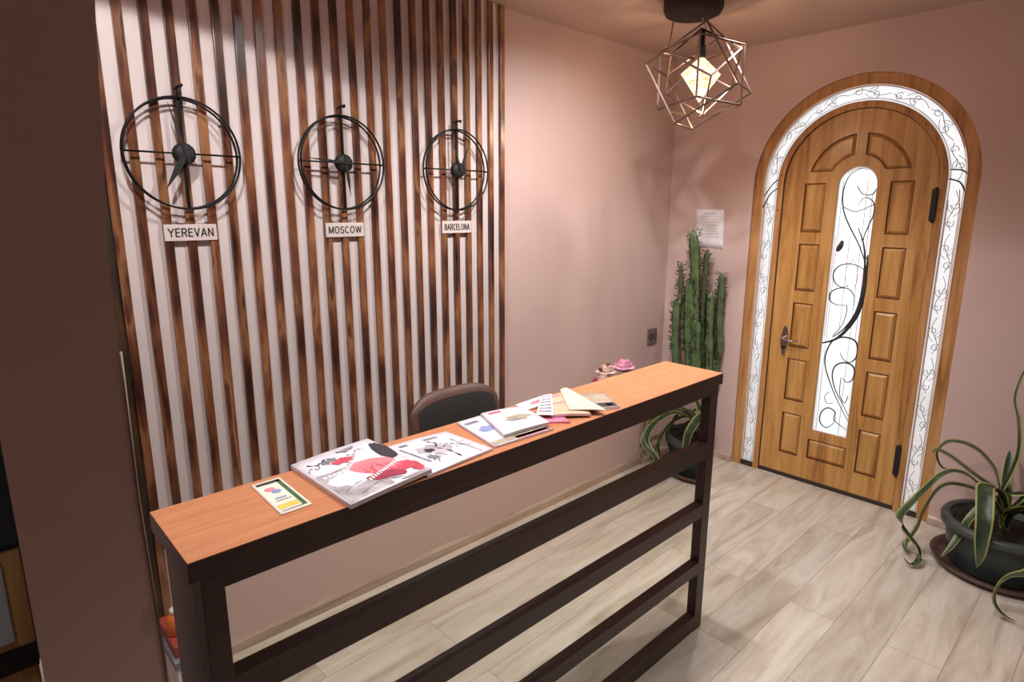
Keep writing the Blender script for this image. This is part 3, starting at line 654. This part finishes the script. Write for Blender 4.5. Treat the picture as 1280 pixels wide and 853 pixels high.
stroke(ob, at, [(.04, .40), (.3, .42), (.52, .36)], .005, PRG); stroke(ob, at, [(.1, .80), (.3, .74), (.5, .80)], .010, PRG); stroke(ob, at, [(.2, .92), (.45, .86), (.7, .93)], .012, PRG)
stroke(ob, at, [(.04, .28), (.10, .22), (.16, .28), (.22, .18), (.3, .26)], .009, PRG); stroke(ob, at, [(.55, .2), (.62, .24), (.7, .16), (.78, .2)], .008, PRG)
patch(ob, at, blob((.58, .80), .22, .07, seed=61, rot=.3, j=.3), mat('printed_deep_rose', (150, 52, 72), .4, var=.3, scale=30), dz=.0014); patch(ob, at, blob((.80, .97), .16, .02, seed=62), COVG, dz=.0014)
b = MB()
for i in range(12):
    u = .40+.04*i; vv = .80-.012*i; p0 = at(u, vv, .0018); p1 = at(u+.022, vv-.006, .0018); p2 = at(u+.022, vv-.05, .0018); p3 = at(u, vv-.044, .0018); b.add([p0, p1, p2, p3], [(0, 1, 2, 3)])
b.build('cover_title', PAPER, ob)
# pair in the middle
ob, at = sheet('magazine', [(-2.761, -1.094), (-2.662, -1.094), (-2.590, -1.318), (-2.802, -1.307)], ZD, .006, [COVW, EDGE], 'magazine with pale blue sky cover under the white catalogue', 'magazine', MGRP)
for pl_, m_ in ((R4(.08, .5, .12, .19), PRG), (blob((.34, .45), .2, .1, seed=21, j=.2), PRB), (R4(.02, .98, .86, .97), PRT), (R4(.4, .98, .90, .99), PINKL)): patch(ob, at, pl_, m_)
ob, at = sheet('catalogue', [(-2.674, -1.099), (-2.536, -1.136), (-2.577, -1.292), (-2.744, -1.279)], ZD+.0068, .008, [COVW, EDGE], 'white catalogue with a faint beige picture lying on the pale blue magazine', 'magazine', MGRP, sag=.003)
for pl_, m_ in ((R4(.12, .40, .08, .15), PINKP), (blob((.58, .52), .26, .13, seed=22, j=.25), PRT), (blob((.55, .58), .12, .06, seed=23, j=.3), PRG), (R4(.15, .9, .85, .87), COVG)): patch(ob, at, pl_, m_)
# fanned group on the right
ob, at = sheet('leaflet', [(-2.518, -1.082), (-2.383, -1.085), (-2.42, -1.153), (-2.536, -1.146)], ZD, .003, [COVW, EDGE], 'pale pink leaflet at the back left of the fanned leaflets', 'leaflet', MGRP, droop=lambda u, v: .006*u)
patch(ob, at, blob((.6, .5), .25, .2, seed=31), PINKL)
ob, at = sheet('leaflet', [(-2.545, -1.234), (-2.478, -1.240), (-2.512, -1.312), (-2.562, -1.266)], ZD, .005, [PRM, PRM], 'small magenta booklet at the front left of the fanned leaflets', 'booklet', MGRP)
ob, at = sheet('grey_magazine', [(-2.300, -1.150), (-2.216, -1.200), (-2.300, -1.330), (-2.392, -1.276)], ZD, .008, [PRT, EDGE], 'grey brown landscape cover magazine at the right end of the fanned leaflets', 'magazine', MGRP)
patch(ob, at, R4(.05, .95, .70, .95), PRD); patch(ob, at, blob((.2, .82), .1, .08, seed=33), PAPER); patch(ob, at, blob((.75, .82), .12, .06, seed=34), PINKL)
ob, at = sheet('magazine', [(-2.403, -1.117), (-2.306, -1.127), (-2.430, -1.322), (-2.527, -1.248)], ZD+.0055, .007, [PRP, EDGE], 'peach coloured magazine in the middle of the fanned leaflets', 'magazine', MGRP, sag=.004)
patch(ob, at, R4(.62, .74, .05, .85), PRY); patch(ob, at, R4(.05, .6, .4, .5), PINKL); patch(ob, at, R4(.1, .5, .08, .14), PRM); patch(ob, at, R4(.8, .95, .1, .5), PRT)
ob, at = sheet('price_list', [(-2.422, -1.105), (-2.376, -1.111), (-2.530, -1.262), (-2.566, -1.224)], ZD+.0150, .001, [PAPER, EDGE], 'narrow white list with rows of dark print leaning on the peach magazine', 'leaflet', MGRP, sag=.002)
for i in range(6): patch(ob, at, R4(.12, .88, .07+.145*i, .15+.145*i), PRG if i else PINKL)
ob, at = sheet('open_leaflet', [(-2.335, -1.108), (-2.296, -1.108), (-2.380, -1.345), (-2.462, -1.262)], ZD+.0185, .002, [mat('cream_page', (206, 198, 180), .6), EDGE], 'blank cream page folded open over the peach magazine', 'leaflet', MGRP, sag=.004, droop=lambda u, v: -.003*v)

# ------------------------------------------------------------------ chair behind the desk
t = thing('office_chair', 'brown leatherette office chair behind the desk', 'chair', (-2.335, -.52, 0))
cx, cy = -2.335, -.52
b = MB()
nu, nv = 14, 12; v = []; v2 = []
def backpt(u, vv, side):
    # u -1..1 across, vv 0..1 up
    w = .238*(1-.06*(vv**3)) ; x = w*u; 
    top = 1-.15*abs(u)**4.5
    z = .58+(.988-.58)*vv*top
    y = -.045-.03*(1-u*u)*0+.05*u*u*-1+.05*vv
    th = .035*(1-abs(u)**6*.75)*(1-vv**8*.6)
    return (cx+x, cy-.05+(-.04*u*u)+.07*vv+(-th if side else th), z)
for i in range(nu+1):
    for j in range(nv+1): v.append(backpt(-1+2*i/nu, j/nv, 1)); v2.append(backpt(-1+2*i/nu, j/nv, 0))
m = nv+1; f = [(i*m+j, (i+1)*m+j, (i+1)*m+j+1, i*m+j+1) for i in range(nu) for j in range(nv)]
for q in range(nu):
    for j in range(nv): b.add([v[k] for k in f[q*nv+j]], [(0, 1, 2, 3)], 1 if 1 <= q < nu-1 and j < nv-1 else 0, True)
for q in range(nu):
    for j in range(nv):
        ff = f[q*nv+j]; b.add([(v+v2)[k+m*(nu+1)] for k in reversed(ff)], [(0, 1, 2, 3)], 1 if False else 0, True)
rim = [(i, 0) for i in range(nu)]+[(nu, j) for j in range(nv)]+[(nu-i, nv) for i in range(nu)]+[(0, nv-j) for j in range(nv)]
ids = [i*m+j for i, j in rim]; N_ = m*(nu+1); b.add(v+v2, [(ids[k], ids[(k+1) % len(ids)], ids[(k+1) % len(ids)]+N_, ids[k]+N_) for k in range(len(ids))], 0, True)
b.build('backrest', [LEATHER, mat('dark_backrest_front', (26, 21, 19), .75, var=.2, scale=60, bump=.2, bscale=300)], t, sub=1)  # front of the backrest is darker than its brown rim
b = MB(); b.box(cx-.24, cx+.24, cy-.44+.17, cy+.02, .44, .53); b.build('seat', LEATHER, t, .035, 4)
for sx_ in (-1, 1):
    b = MB(); b.tube(cat_rom([(cx+sx_*.24, cy-.2, .46), (cx+sx_*.28, cy-.21, .55), (cx+sx_*.28, cy-.19, .66), (cx+sx_*.27, cy-.05, .68), (cx+sx_*.225, cy-.03, .70)]), .014, 8); b.build('armrest', BLACK, t)
b = MB(); b.tube([(cx, cy-.13, .10), (cx, cy-.13, .44)], .025, 14); b.build('gas_column', CHROME, t)
b = MB()
for k in range(5):
    a = 2*PI*k/5+.3; b.tube([(cx, cy-.13, .11), (cx+.27*math.cos(a), cy-.13+.27*math.sin(a), .07)], [.026, .014], 8)
b.build('star_base', BLACK, t)
for k in range(5):
    a = 2*PI*k/5+.3; x, y = cx+.27*math.cos(a), cy-.13+.27*math.sin(a); b = MB(); b.tube([(x-.018*math.sin(a), y+.018*math.cos(a), .028), (x+.018*math.sin(a), y-.018*math.cos(a), .028)], .028, 14); b.tube([(x, y, .03), (x, y, .075)], .008, 8); b.build('caster', BLACK, t)

# ------------------------------------------------------------------ flowers on the worktop behind the desk
t = thing('rose_bouquet', 'pink and cream roses in a vase just behind the desk top', 'flowers', (-1.872, -.985, .76))
vx, vy = -1.872, -.985
b = MB(); b.lathe([(.0005, .761), (.045, .761), (.058, .80), (.055, .87), (.038, .93), (.042, .95), (.036, .95), (.032, .93), (.048, .87), (.05, .80), (.0005, .775)], vx, vy, 28); b.build('vase', VASE, t)
def rose(x, y, z, r, m_):
    z += .012; r *= 1.25
    b = MB()
    for ly, (rr, k, hh) in enumerate(((1, 6, .55), (.74, 5, .8), (.46, 4, .95))):
        for q in range(k):
            a = 2*PI*q/k+ly*.6; v = []; nn = 5
            for i in range(nn):
                for j in range(nn):
                    da = (i/(nn-1)-.5)*2*PI/k*1.45; tt = j/(nn-1); rad = r*rr*(.25+.85*math.sin(tt*PI*.62)); zz = z+r*(tt*1.25*hh-.35)+(-.12*r*abs(i-2) if tt > .8 else 0)
                    v.append((x+rad*math.cos(a+da), y+rad*math.sin(a+da), zz))
            b.add(v, [(i*nn+j, (i+1)*nn+j, (i+1)*nn+j+1, i*nn+j+1) for i in range(nn-1) for j in range(nn-1)], 0, True)
    b.ball((x, y, z+r*.2), r*.42, 10)
    return b.build('rose', m_, t)
rose(-1.815, -.985, 1.052, .036, ROSE); rose(-1.925, -.98, 1.052, .030, ROSEC); rose(-1.965, -1.0, 1.035, .022, ROSEC); rose(-1.77, -.97, 1.045, .020, ROSEC); rose(-1.99, -.99, 1.03, .015, ROSED); rose(-1.825, -1.02, 1.015, .018, ROSED); rose(-1.885, -.955, 1.06, .018, ROSEC)
b = MB()
for (x, y, z) in ((-1.815, -.985, 1.04), (-1.925, -.98, 1.04), (-1.965, -1, 1.03), (-1.77, -.97, 1.04), (-1.99, -.99, 1.02), (-1.96, -.98, 1.085), (-1.905, -.975, 1.10), (-1.885, -.955, 1.05)): b.tube(cat_rom([(vx, vy, .86), ((vx+x)/2, (vy+y)/2, .97), (x, y, z)], 4), .0018, 5)
b.build('stems', FGREEN, t)
BUD = mat('brown_bud', (120, 92, 66), .6)
for (x, y, z) in ((-1.96, -.98, 1.088), (-1.907, -.975, 1.098)):
    b = MB(); b.ball((x, y, z), .0085, 8, sq=(1, 1, 1.3)); b.build('rose_bud', BUD, t)
b = MB()
for (x, y, z, a) in ((-1.885, -1.0, 1.05, -.3), (-1.90, -1.01, 1.035, .4), (-1.935, -1.02, 1.03, 2.6), (-1.95, -1.015, 1.028, 2.2), (-1.86, -1.01, 1.04, -1.2)):
    l = .042; w = .016; d = Vector((math.cos(a), math.sin(a)*.4, -.35)).normalized(); q = Vector((0, -.5, .85)); o_ = Vector((x, y, z)); b.add([o_, o_+d*l*.5+q*w, o_+d*l, o_+d*l*.5-q*w, o_+d*l*.5+Vector((0, -.004, .002))], [(0, 1, 4), (1, 2, 4), (2, 3, 4), (3, 0, 4)], 0, True)
b.build('rose_leaves', FGREEN, t)

# ------------------------------------------------------------------ socket, notice
t = thing('wall_socket', 'small brown grey double wall socket on the pink wall', 'socket', (-.152, 0, .76))
box('socket_plate', -.206, -.098, -.012, 0, .762, .874, SOCK, t, .003)
for x in (-.178, -.126):
    b = MB(); n = 20; v = []; 
    pr = [(.021, -.0125), (.021, -.015), (.018, -.015), (.016, -.006), (.0005, -.006)]
    for i in range(n):
        a = 2*PI*i/n
        for r, y in pr: v.append((x+r*math.cos(a), y, .818+r*math.sin(a)))
    m = len(pr); b.add(v, [(i*m+k, ((i+1) % n)*m+k, ((i+1) % n)*m+k+1, i*m+k+1) for i in range(n) for k in range(m-1)], 0, True); so = b.build('socket_insert', SOCKD, t)
    b = MB()
    b.box(x-.004, x+.004, -.014, -.006, .803, .832); b.build('contact', CHROME, so)
t = thing('paper_notice', 'white printed sheet of paper taped to the wall beside the arched door', 'paper', (0, -.305, 1.45))
b = MB(); n = 6; v = []
for i in range(n+1):
    for j in range(n+1):
        s = .200+.208*i/n; z = 1.452+.252*j/n; v.append((-.0006-.006*((1-j/n)**2)*abs(i/n-.5)*1.5, -s-.012*(1-j/n), z-.004*(i/n)))
m = n+1; f = [(i*m+j, (i+1)*m+j, (i+1)*m+j+1, i*m+j+1) for i in range(n) for j in range(n)]
b.add(v, f, 0, True); o = b.build('sheet', PAPER, t); md = o.modifiers.new('sol', 'SOLIDIFY'); md.thickness = .0004
b = MB()
for i in range(9):
    z = 1.675-.019*i; l = (.09 if i == 0 else random.uniform(.10, .15)); s0 = .31-l/2 if i == 0 else .232; x_ = -.0042
    b.box(x_, x_+.0004, -(s0+l+.004), -(s0+.004), z, z+(.004 if i == 0 else .0022))
b.build('printed_text', mat('faint_print', (196, 192, 198), .7), t)

# ------------------------------------------------------------------ plants
def agave_leaf(b, pts, w, up=None, stripes=True, taper=True, twist=0):
    P3 = cat_rom(pts, 6); m = len(P3); rows = []
    prevu = Vector((0, 0, 1))
    for i, p in enumerate(P3):
        tq = i/(m-1); d = (P3[min(i+1, m-1)]-P3[max(i-1, 0)]).normalized()
        side_ = d.cross(Vector((0, 0, 1)))
        if side_.length < .25: side_ = rows_side if rows else Vector((0, 1, 0))
        side_.normalize(); 
        if rows and side_.dot(rows_side) < 0: side_ = -side_
        if rows: side_ = (rows_side*.6+side_*.4).normalized()
        rows_side = side_
        if twist: side_q = Matrix.Rotation(twist*tq, 3, d) @ side_
        else: side_q = side_
        nrm = side_q.cross(d).normalized()
        if nrm.z < 0 and i == 0: nrm = -nrm
        ww = w*(.55+1.1*tq if tq < .4 else 1.0*(1-((tq-.4)/.6)**3.2)+.02)
        rows.append((p, side_q, nrm, ww))
    v = []; K = 9
    for p, sd, nr, ww in rows:
        for k in range(K):
            u = math.copysign(abs(-1+2*k/(K-1))**.9, -1+2*k/(K-1)); v.append(p+sd*u*ww*.5+nr*(abs(u)**1.6)*ww*.16)
        for k in range(K):
            u = 1-2*k/(K-1); v.append(p+sd*u*ww*.49+nr*((abs(u)**1.6)*ww*.16-.0035*(1-abs(u)*.7)))
    KK = 2*K
    for i in range(m-1):
        for k in range(KK):
            kk = k % K if k < K else (k-K)
            edge = (k in (0, K-2, K-1, K, KK-2, KK-1))
            b.add([v[i*KK+k], v[i*KK+(k+1) % KK], v[(i+1)*KK+(k+1) % KK], v[(i+1)*KK+k]], [(0, 1, 2, 3)], 1 if edge else 0, True)
AC = (-.275, -2.10)
t = thing('potted_agave', 'large variegated agave with drooping leaves in dark pot at right wall', 'plant', (AC[0], AC[1], 0))
b = MB(); b.lathe([(.0005, .002), (.225, .002), (.262, .022), (.274, .042), (.265, .042), (.25, .026), (.215, .014), (.0005, .014)], AC[0], AC[1], 56); b.build('saucer', SAUCER, t)
b = MB(); b.lathe([(.0005, .016), (.195, .016), (.203, .03), (.228, .20), (.225, .235), (.21, .235), (.20, .16), (.0005, .16)], AC[0], AC[1], 56); b.build('pot', POT, t)
b = MB(); b.lathe([(.224, .205), (.248, .208), (.252, .235), (.243, .25), (.216, .25), (.212, .236), (.224, .205)], AC[0], AC[1], 56); b.build('pot_rim', POTGREY, t)
b = MB(); v = []; n = 40
b.lathe([(.0005, .205), (.10, .203), (.212, .198)], AC[0], AC[1], 40); b.build('soil', SOIL, t)
base = Vector((AC[0], AC[1], .215))
LV = [
 ([(-.282, -2.06, .407), (-.285, -2.046, .452), (-.289, -2.021, .506), (-.299, -1.965, .568), (-.31, -1.901, .597), (-.321, -1.839, .59), (-.327, -1.807, .541), (-.326, -1.809, .499), (-.322, -1.833, .459), (-.314, -1.878, .45)], .052),
 ([(-.286, -2.071, .379), (-.329, -1.953, .467), (-.358, -1.871, .528), (-.379, -1.813, .557), (-.386, -1.794, .541)], .055),
 ([(-.313, -2.04, .369), (-.362, -1.96, .455), (-.399, -1.901, .48), (-.427, -1.856, .457), (-.455, -1.812, .384), (-.482, -1.769, .302), (-.515, -1.735, .236), (-.514, -1.745, .185), (-.513, -1.783, .14), (-.505, -1.824, .09), (-.509, -1.834, .04), (-.552, -1.824, .018), (-.568, -1.801, .022), (-.549, -1.775, .034)], .055),
 ([(-.298, -2.014, .363), (-.308, -1.976, .382), (-.321, -1.929, .39), (-.337, -1.869, .383), (-.350, -1.828, .333), (-.362, -1.793, .216), (-.376, -1.781, .13), (-.386, -1.760, .07), (-.41, -1.745, .035), (-.439, -1.765, .018), (-.424, -1.80, .016)], .046),
 ([(-.32, -2.07, .40), (-.35, -2.047, .430), (-.42, -2.024, .446), (-.49, -2.036, .418), (-.55, -2.053, .346), (-.568, -2.059, .256), (-.575, -2.064, .182), (-.574, -2.06, .12)], .072),
 ([(-.33, -2.05, .39), (-.378, -2.013, .33), (-.42, -1.985, .27), (-.45, -1.965, .20), (-.495, -1.94, .13), (-.525, -1.915, .09)], .040),
 ([(-.282, -2.062, .38), (-.278, -2.083, .495), (-.276, -2.096, .617), (-.279, -2.077, .757), (-.283, -2.053, .848), (-.283, -2.057, .925), (-.28, -2.074, 1.003), (-.27, -2.11, 1.08)], .052),
 ([(-.283, -2.079, .381), (-.269, -2.118, .407), (-.249, -2.173, .412), (-.227, -2.233, .37), (-.21, -2.29, .30)], .05),
 ([(-.33, -2.12, .33), (-.46, -2.20, .42), (-.60, -2.26, .38), (-.69, -2.275, .29), (-.72, -2.242, .241), (-.72, -2.188, .2), (-.72, -2.156, .136), (-.72, -2.157, .072), (-.72, -2.187, .03), (-.72, -2.23, .014)], .058),
 ([(-.274, -2.12, .31), (-.287, -2.235, .39), (-.30, -2.38, .37), (-.308, -2.478, .27), (-.313, -2.515, .17), (-.311, -2.50, .08), (-.304, -2.44, .03)], .055),
 ([(-.272, -2.11, .30), (-.318, -2.218, .366), (-.363, -2.341, .362), (-.393, -2.423, .274), (-.409, -2.455, .162), (-.403, -2.44, .07), (-.378, -2.39, .03)], .05),
 ([(-.276, -2.11, .316), (-.263, -2.236, .352), (-.255, -2.326, .334), (-.251, -2.372, .234), (-.25, -2.384, .123), (-.253, -2.365, .04)], .05),
 ([(-.273, -2.11, .304), (-.308, -2.19, .324), (-.324, -2.245, .28), (-.331, -2.385, .20), (-.34, -2.40, .10), (-.345, -2.38, .03)], .05),
 ([(-.276, -2.11, .30), (-.267, -2.144, .40), (-.259, -2.20, .49), (-.245, -2.25, .56)], .045),
 ([(-.29, -2.13, .31), (-.345, -2.24, .40), (-.42, -2.33, .38), (-.47, -2.39, .29), (-.50, -2.42, .18), (-.50, -2.41, .08)], .05),
 ([(-.30, -2.11, .32), (-.37, -2.17, .38), (-.44, -2.23, .35), (-.50, -2.28, .25), (-.535, -2.30, .13), (-.53, -2.28, .04)], .045),
 ([(-.25, -2.09, .30), (-.20, -2.07, .42), (-.14, -2.06, .50), (-.09, -2.05, .55)], .045),
 ([(-.30, -2.12, .30), (-.40, -2.20, .44), (-.50, -2.30, .46), (-.56, -2.36, .36), (-.58, -2.38, .22)], .05)]
for pts, w in LV:
    b = MB(); st = base+(Vector(pts[0])-base)*.25; agave_leaf(b, [tuple(base), tuple(st+Vector((0, 0, .03)))]+pts if (Vector(pts[0])-base).length > .1 else [tuple(base)]+pts, w)
    b.build('leaf', [LEAFG, LEAFY], t)

# tall cactus in the corner
KC = (-.155, -.335)
t = thing('potted_cactus', 'tall green columnar cactus with small leaves in the room corner', 'plant', (KC[0]-.06, KC[1]-.02, 0))
kx, ky = KC[0]-.07, KC[1]-.01
b = MB(); b.lathe([(.0005, .0), (.13, .0), (.165, .24), (.178, .245), (.178, .27), (.162, .27), (.15, .22), (.0005, .22)], kx, ky, 40); b.build('pot', POT, t)
b = MB(); b.lathe([(.0005, .238), (.154, .236)], kx, ky, 40); b.build('soil', SOIL, t)
def stem(pts, w, m_, lw, tip=True, leafdens=1.0, seed=0):
    rnd = random.Random(seed); P3 = cat_rom([(kx+(pts[0][0]-kx)*.35, ky+(pts[0][1]-ky)*.35, .23)]+pts, 7); m = len(P3); v = []; n = 16; b = MB()
    for i, p in enumerate(P3):
        tq = i/(m-1); ww = w*(1+.10*math.sin(i*1.3+seed))*(1 if tq < .93 else max(.25, 1-((tq-.93)/.07)**2*.75))*.5
        for k in range(n):
            a = 2*PI*k/n; r = ww*(.55+.62*abs(math.cos(2*a+.3)) ** 2.2); v.append((p.x+r*math.cos(a), p.y+r*math.sin(a), p.z))
    f = [(i*n+k, i*n+(k+1) % n, (i+1)*n+(k+1) % n, (i+1)*n+k) for i in range(m-1) for k in range(n)]+[list(range(n-1, -1, -1)), [(m-1)*n+k for k in range(n)]]
    b.add(v, f, 0, True); so = b.build('stem', m_, t)
    b = MB(); z = P3[-1].z; z0 = z-lw
    cnt = int(lw/.016*leafdens)
    for q in range(cnt):
        zz = z0+lw*(q+.5)/cnt; i = min(range(m), key=lambda k_: abs(P3[k_].z-zz)); p = P3[i]
        for k in range(4):
            if rnd.random() < .30: continue
            a = -.15+PI/2*k+rnd.uniform(-.2, .2); d = Vector((math.cos(a), math.sin(a), .45)).normalized(); o_ = Vector((p.x, p.y, zz))+Vector((math.cos(a), math.sin(a), 0))*w*.5; l = rnd.uniform(.026, .046); sd = Vector((-math.sin(a), math.cos(a), 0))
            b.add([o_, o_+d*l*.55+sd*.010, o_+d*l, o_+d*l*.55-sd*.010+Vector((0, 0, .003))], [(0, 1, 2), (0, 2, 3)], 0, False)
    lo = b.build('leaflets', CLEAF, so); lo['kind'] = 'stuff'
stem([(-.136, -.366, .537), (-.155, -.334, .979), (-.163, -.321, 1.299), (-.177, -.298, 1.572)], .066, CACT, .34, seed=1)
stem([(-.185, -.286, .53), (-.204, -.254, .809), (-.208, -.247, 1.136), (-.209, -.245, 1.36)], .034, CACTD, .26, seed=2)
stem([(-.157, -.331, .534), (-.173, -.304, .868), (-.182, -.289, 1.245)], .06, CACT, .5, seed=3)
stem([(-.098, -.429, .543), (-.104, -.419, .875), (-.109, -.41, 1.18)], .058, CACT, .5, seed=4)
stem([(-.076, -.465, .55), (-.073, -.47, .715), (-.068, -.482, .85), (-.074, -.468, .987), (-.075, -.468, 1.147), (-.078, -.463, 1.30)], .042, CACT, .16, seed=5)
stem([(-.117, -.398, .54), (-.129, -.378, .981), (-.134, -.377, 1.301), (-.127, -.381, 1.45)], .036, CACTD, .5, seed=6)
stem([(-.201, -.258, .538), (-.213, -.238, .752), (-.218, -.23, 1.027), (-.213, -.239, 1.12)], .052, CACT, .4, seed=7)
stem([(-.083, -.444, .557), (-.092, -.430, .822), (-.105, -.405, 1.06)], .05, CACTD, .4, seed=8)
stem([(-.125, -.36, .5), (-.14, -.35, .75), (-.15, -.345, 1.0)], .07, CACT, .5, seed=9)

# ------------------------------------------------------------------ things between desk and partition, and in the dark room at the left
t = thing('storage_box', 'white cardboard box standing behind the left end of the desk', 'box', (-3.375, -.34, 0))
b = MB(); b.box(-3.42, -3.32, -.46, -.20, 0, .26); b.build('carton', mat('white_carton', (214, 206, 206), .7, var=.06), t, .002)
b = MB(); b.box(-3.424, -3.316, -.464, -.196, .245, .272); b.build('lid', mat('grey_lid', (120, 122, 128), .6, var=.1), t, .002)
tag(box('red_book', -3.415, -3.33, -.44, -.24, .2725, .312, mat('dark_red_cover', (150, 62, 52), .5, var=.1), origin=(-3.37, -.34, .2725), bevel=.002), 'dull red book lying on the white box behind the desk', 'book')
t = thing('orange_bottle', 'small orange bottle with white cap on the red book', 'bottle', (-3.385, -.36, .312))
b = MB(); b.lathe([(.0005, .3125), (.026, .3125), (.029, .318), (.029, .375), (.012, .388), (.0005, .388)], -3.385, -.36, 24); b.build('bottle_body', mat('orange_plastic', (206, 112, 48), .4), t)
b = MB(); b.lathe([(.0005, .386), (.016, .386), (.016, .402), (.0005, .408)], -3.385, -.36, 20); b.build('cap', mat('white_cap', (236, 230, 226), .4), t)

t = thing('side_cabinet', 'light wood cabinet on a black base in the dark room at the left', 'cabinet', (-4.05, -.55, 0))
box('carcass', -4.30, -3.748, -.60, -.25, .612, .885, DWOOD, t, .003)
box('white_drawer_front', -4.28, -3.787, -.608, -.60, .635, .86, mat('white_front', (190, 196, 206), .5), t, .002)
box('base', -4.30, -3.748, -.60, -.27, .545, .612, BLACK, t, .002)
box('black_top', -4.30, -3.748, -.602, -.24, .878, .893, RUBBER, t, .002)  # added black slab keeps the cabinet top as dark as the unlit room
box('lower_panel', -4.29, -3.75, -.59, -.57, .15, .545, DWOOD, t, .002)
for x in (-4.28, -3.785):
    for y in (-.565, -.31): box('leg', x, x+.03, y, y+.03, 0, .545, BLACK, t)
tag(box('dark_backdrop', -4.9, -3.72, .3, .8, 0, 2.4, mat('near_black_navy', (14, 17, 24), .6), origin=(-4.3, .5, 0), bevel=.004), 'added near black wardrobe in the dark room behind the partition', 'backdrop')  # added block, coloured near black to stand for the unlit room

# ------------------------------------------------------------------ lights
def spot(x, y, energy, angle=150, blend=.25, aim=None, r=.03, col=(1, .985, .98), z=HC-.012):
    l = bpy.data.lights.new('downlight', 'SPOT'); l.energy = energy; l.spot_size = math.radians(angle); l.spot_blend = blend; l.shadow_soft_size = r; l.color = col
    o = bpy.data.objects.new('downlight_beam', l); C.objects.link(o); o.location = (x, y, z)
    if aim: o.rotation_euler = (Vector(aim)-Vector((x, y, z))).to_track_quat('-Z', 'Y').to_euler()
    return o
def fixture(x, y, lab):
    t = thing('ceiling_downlight', lab, 'lamp', (x, y, HC), 'recessed ceiling downlights')
    b = MB(); b.lathe([(.036, HC-.001), (.036, HC-.006), (.05, HC-.004), (.052, HC), (.036, HC)], x, y, 28); b.build('bezel', CHROME, t)
    b = MB(); b.lathe([(.0005, HC-.003), (.036, HC-.003)], x, y, 28); b.build('lens', LAMPDISC, t)
LIGHTS = [(-3.45, -1.05, 52, 147, .05, None, 'round ceiling downlight above the left end of the desk'),
          (-2.45, -1.1, 56, 155, .6, None, 'round ceiling downlight above the middle of the desk'),
          (-1.72, -1.0, 78, 118, .8, (-1.25, -.25, 1.0), 'round ceiling downlight between the desk and the pendant lamp'),
          (-.86, -1.0, 34, 112, .6, None, 'round ceiling downlight in front of the arched door'),
          (-2.15, -2.0, 52, 100, .6, None, 'round ceiling downlight above the low wall'),
          (-4.2, -1.12, 18, 60, .5, (-4.0, -.62, .7), 'round ceiling downlight in the dark room behind the partition')]  # this last downlight is added to brighten the cabinet
for x, y, e, a, bl, aim, lab in LIGHTS:
    fixture(x, y, lab); spot(x, y, e, a, bl, aim)
l = bpy.data.lights.new('bulb', 'POINT'); l.energy = 8; l.color = (1, .70, .45); l.shadow_soft_size = .05
o = bpy.data.objects.new('bulb_light', l); C.objects.link(o); o.location = (-.985, -.76, 2.18)

# world: overcast daylight outside the door
w = bpy.data.worlds.new('sky'); bpy.context.scene.world = w; w.use_nodes = True
bg = w.node_tree.nodes['Background']; bg.inputs[0].default_value = (.97, .97, 1, 1); bg.inputs[1].default_value = 1.45

# ------------------------------------------------------------------ camera
cam = bpy.data.cameras.new('camera'); co = bpy.data.objects.new('camera', cam); C.objects.link(co)
cam.sensor_width = 36; cam.lens = 761.9267/1280*36; cam.clip_start = .02
yaw, pit, rol = .7536, -.2114, .0018
fw = Vector((math.sin(yaw)*math.cos(pit), math.cos(yaw)*math.cos(pit), math.sin(pit))); rt = fw.cross(Vector((0, 0, 1))).normalized(); up = rt.cross(fw)
r2 = rt*math.cos(rol)+up*math.sin(rol); u2 = -rt*math.sin(rol)+up*math.cos(rol)
co.matrix_world = Matrix(((r2.x, u2.x, -fw.x, -3.7938), (r2.y, u2.y, -fw.y, -2.4285), (r2.z, u2.z, -fw.z, 1.6937), (0, 0, 0, 1)))
sc = bpy.context.scene; sc.camera = co
sc.view_settings.view_transform = 'Standard'; sc.view_settings.look = 'None'; sc.view_settings.gamma = 1; sc.view_settings.exposure = 0.42
try: sc.view_settings.use_curve_mapping = False
except Exception: pass
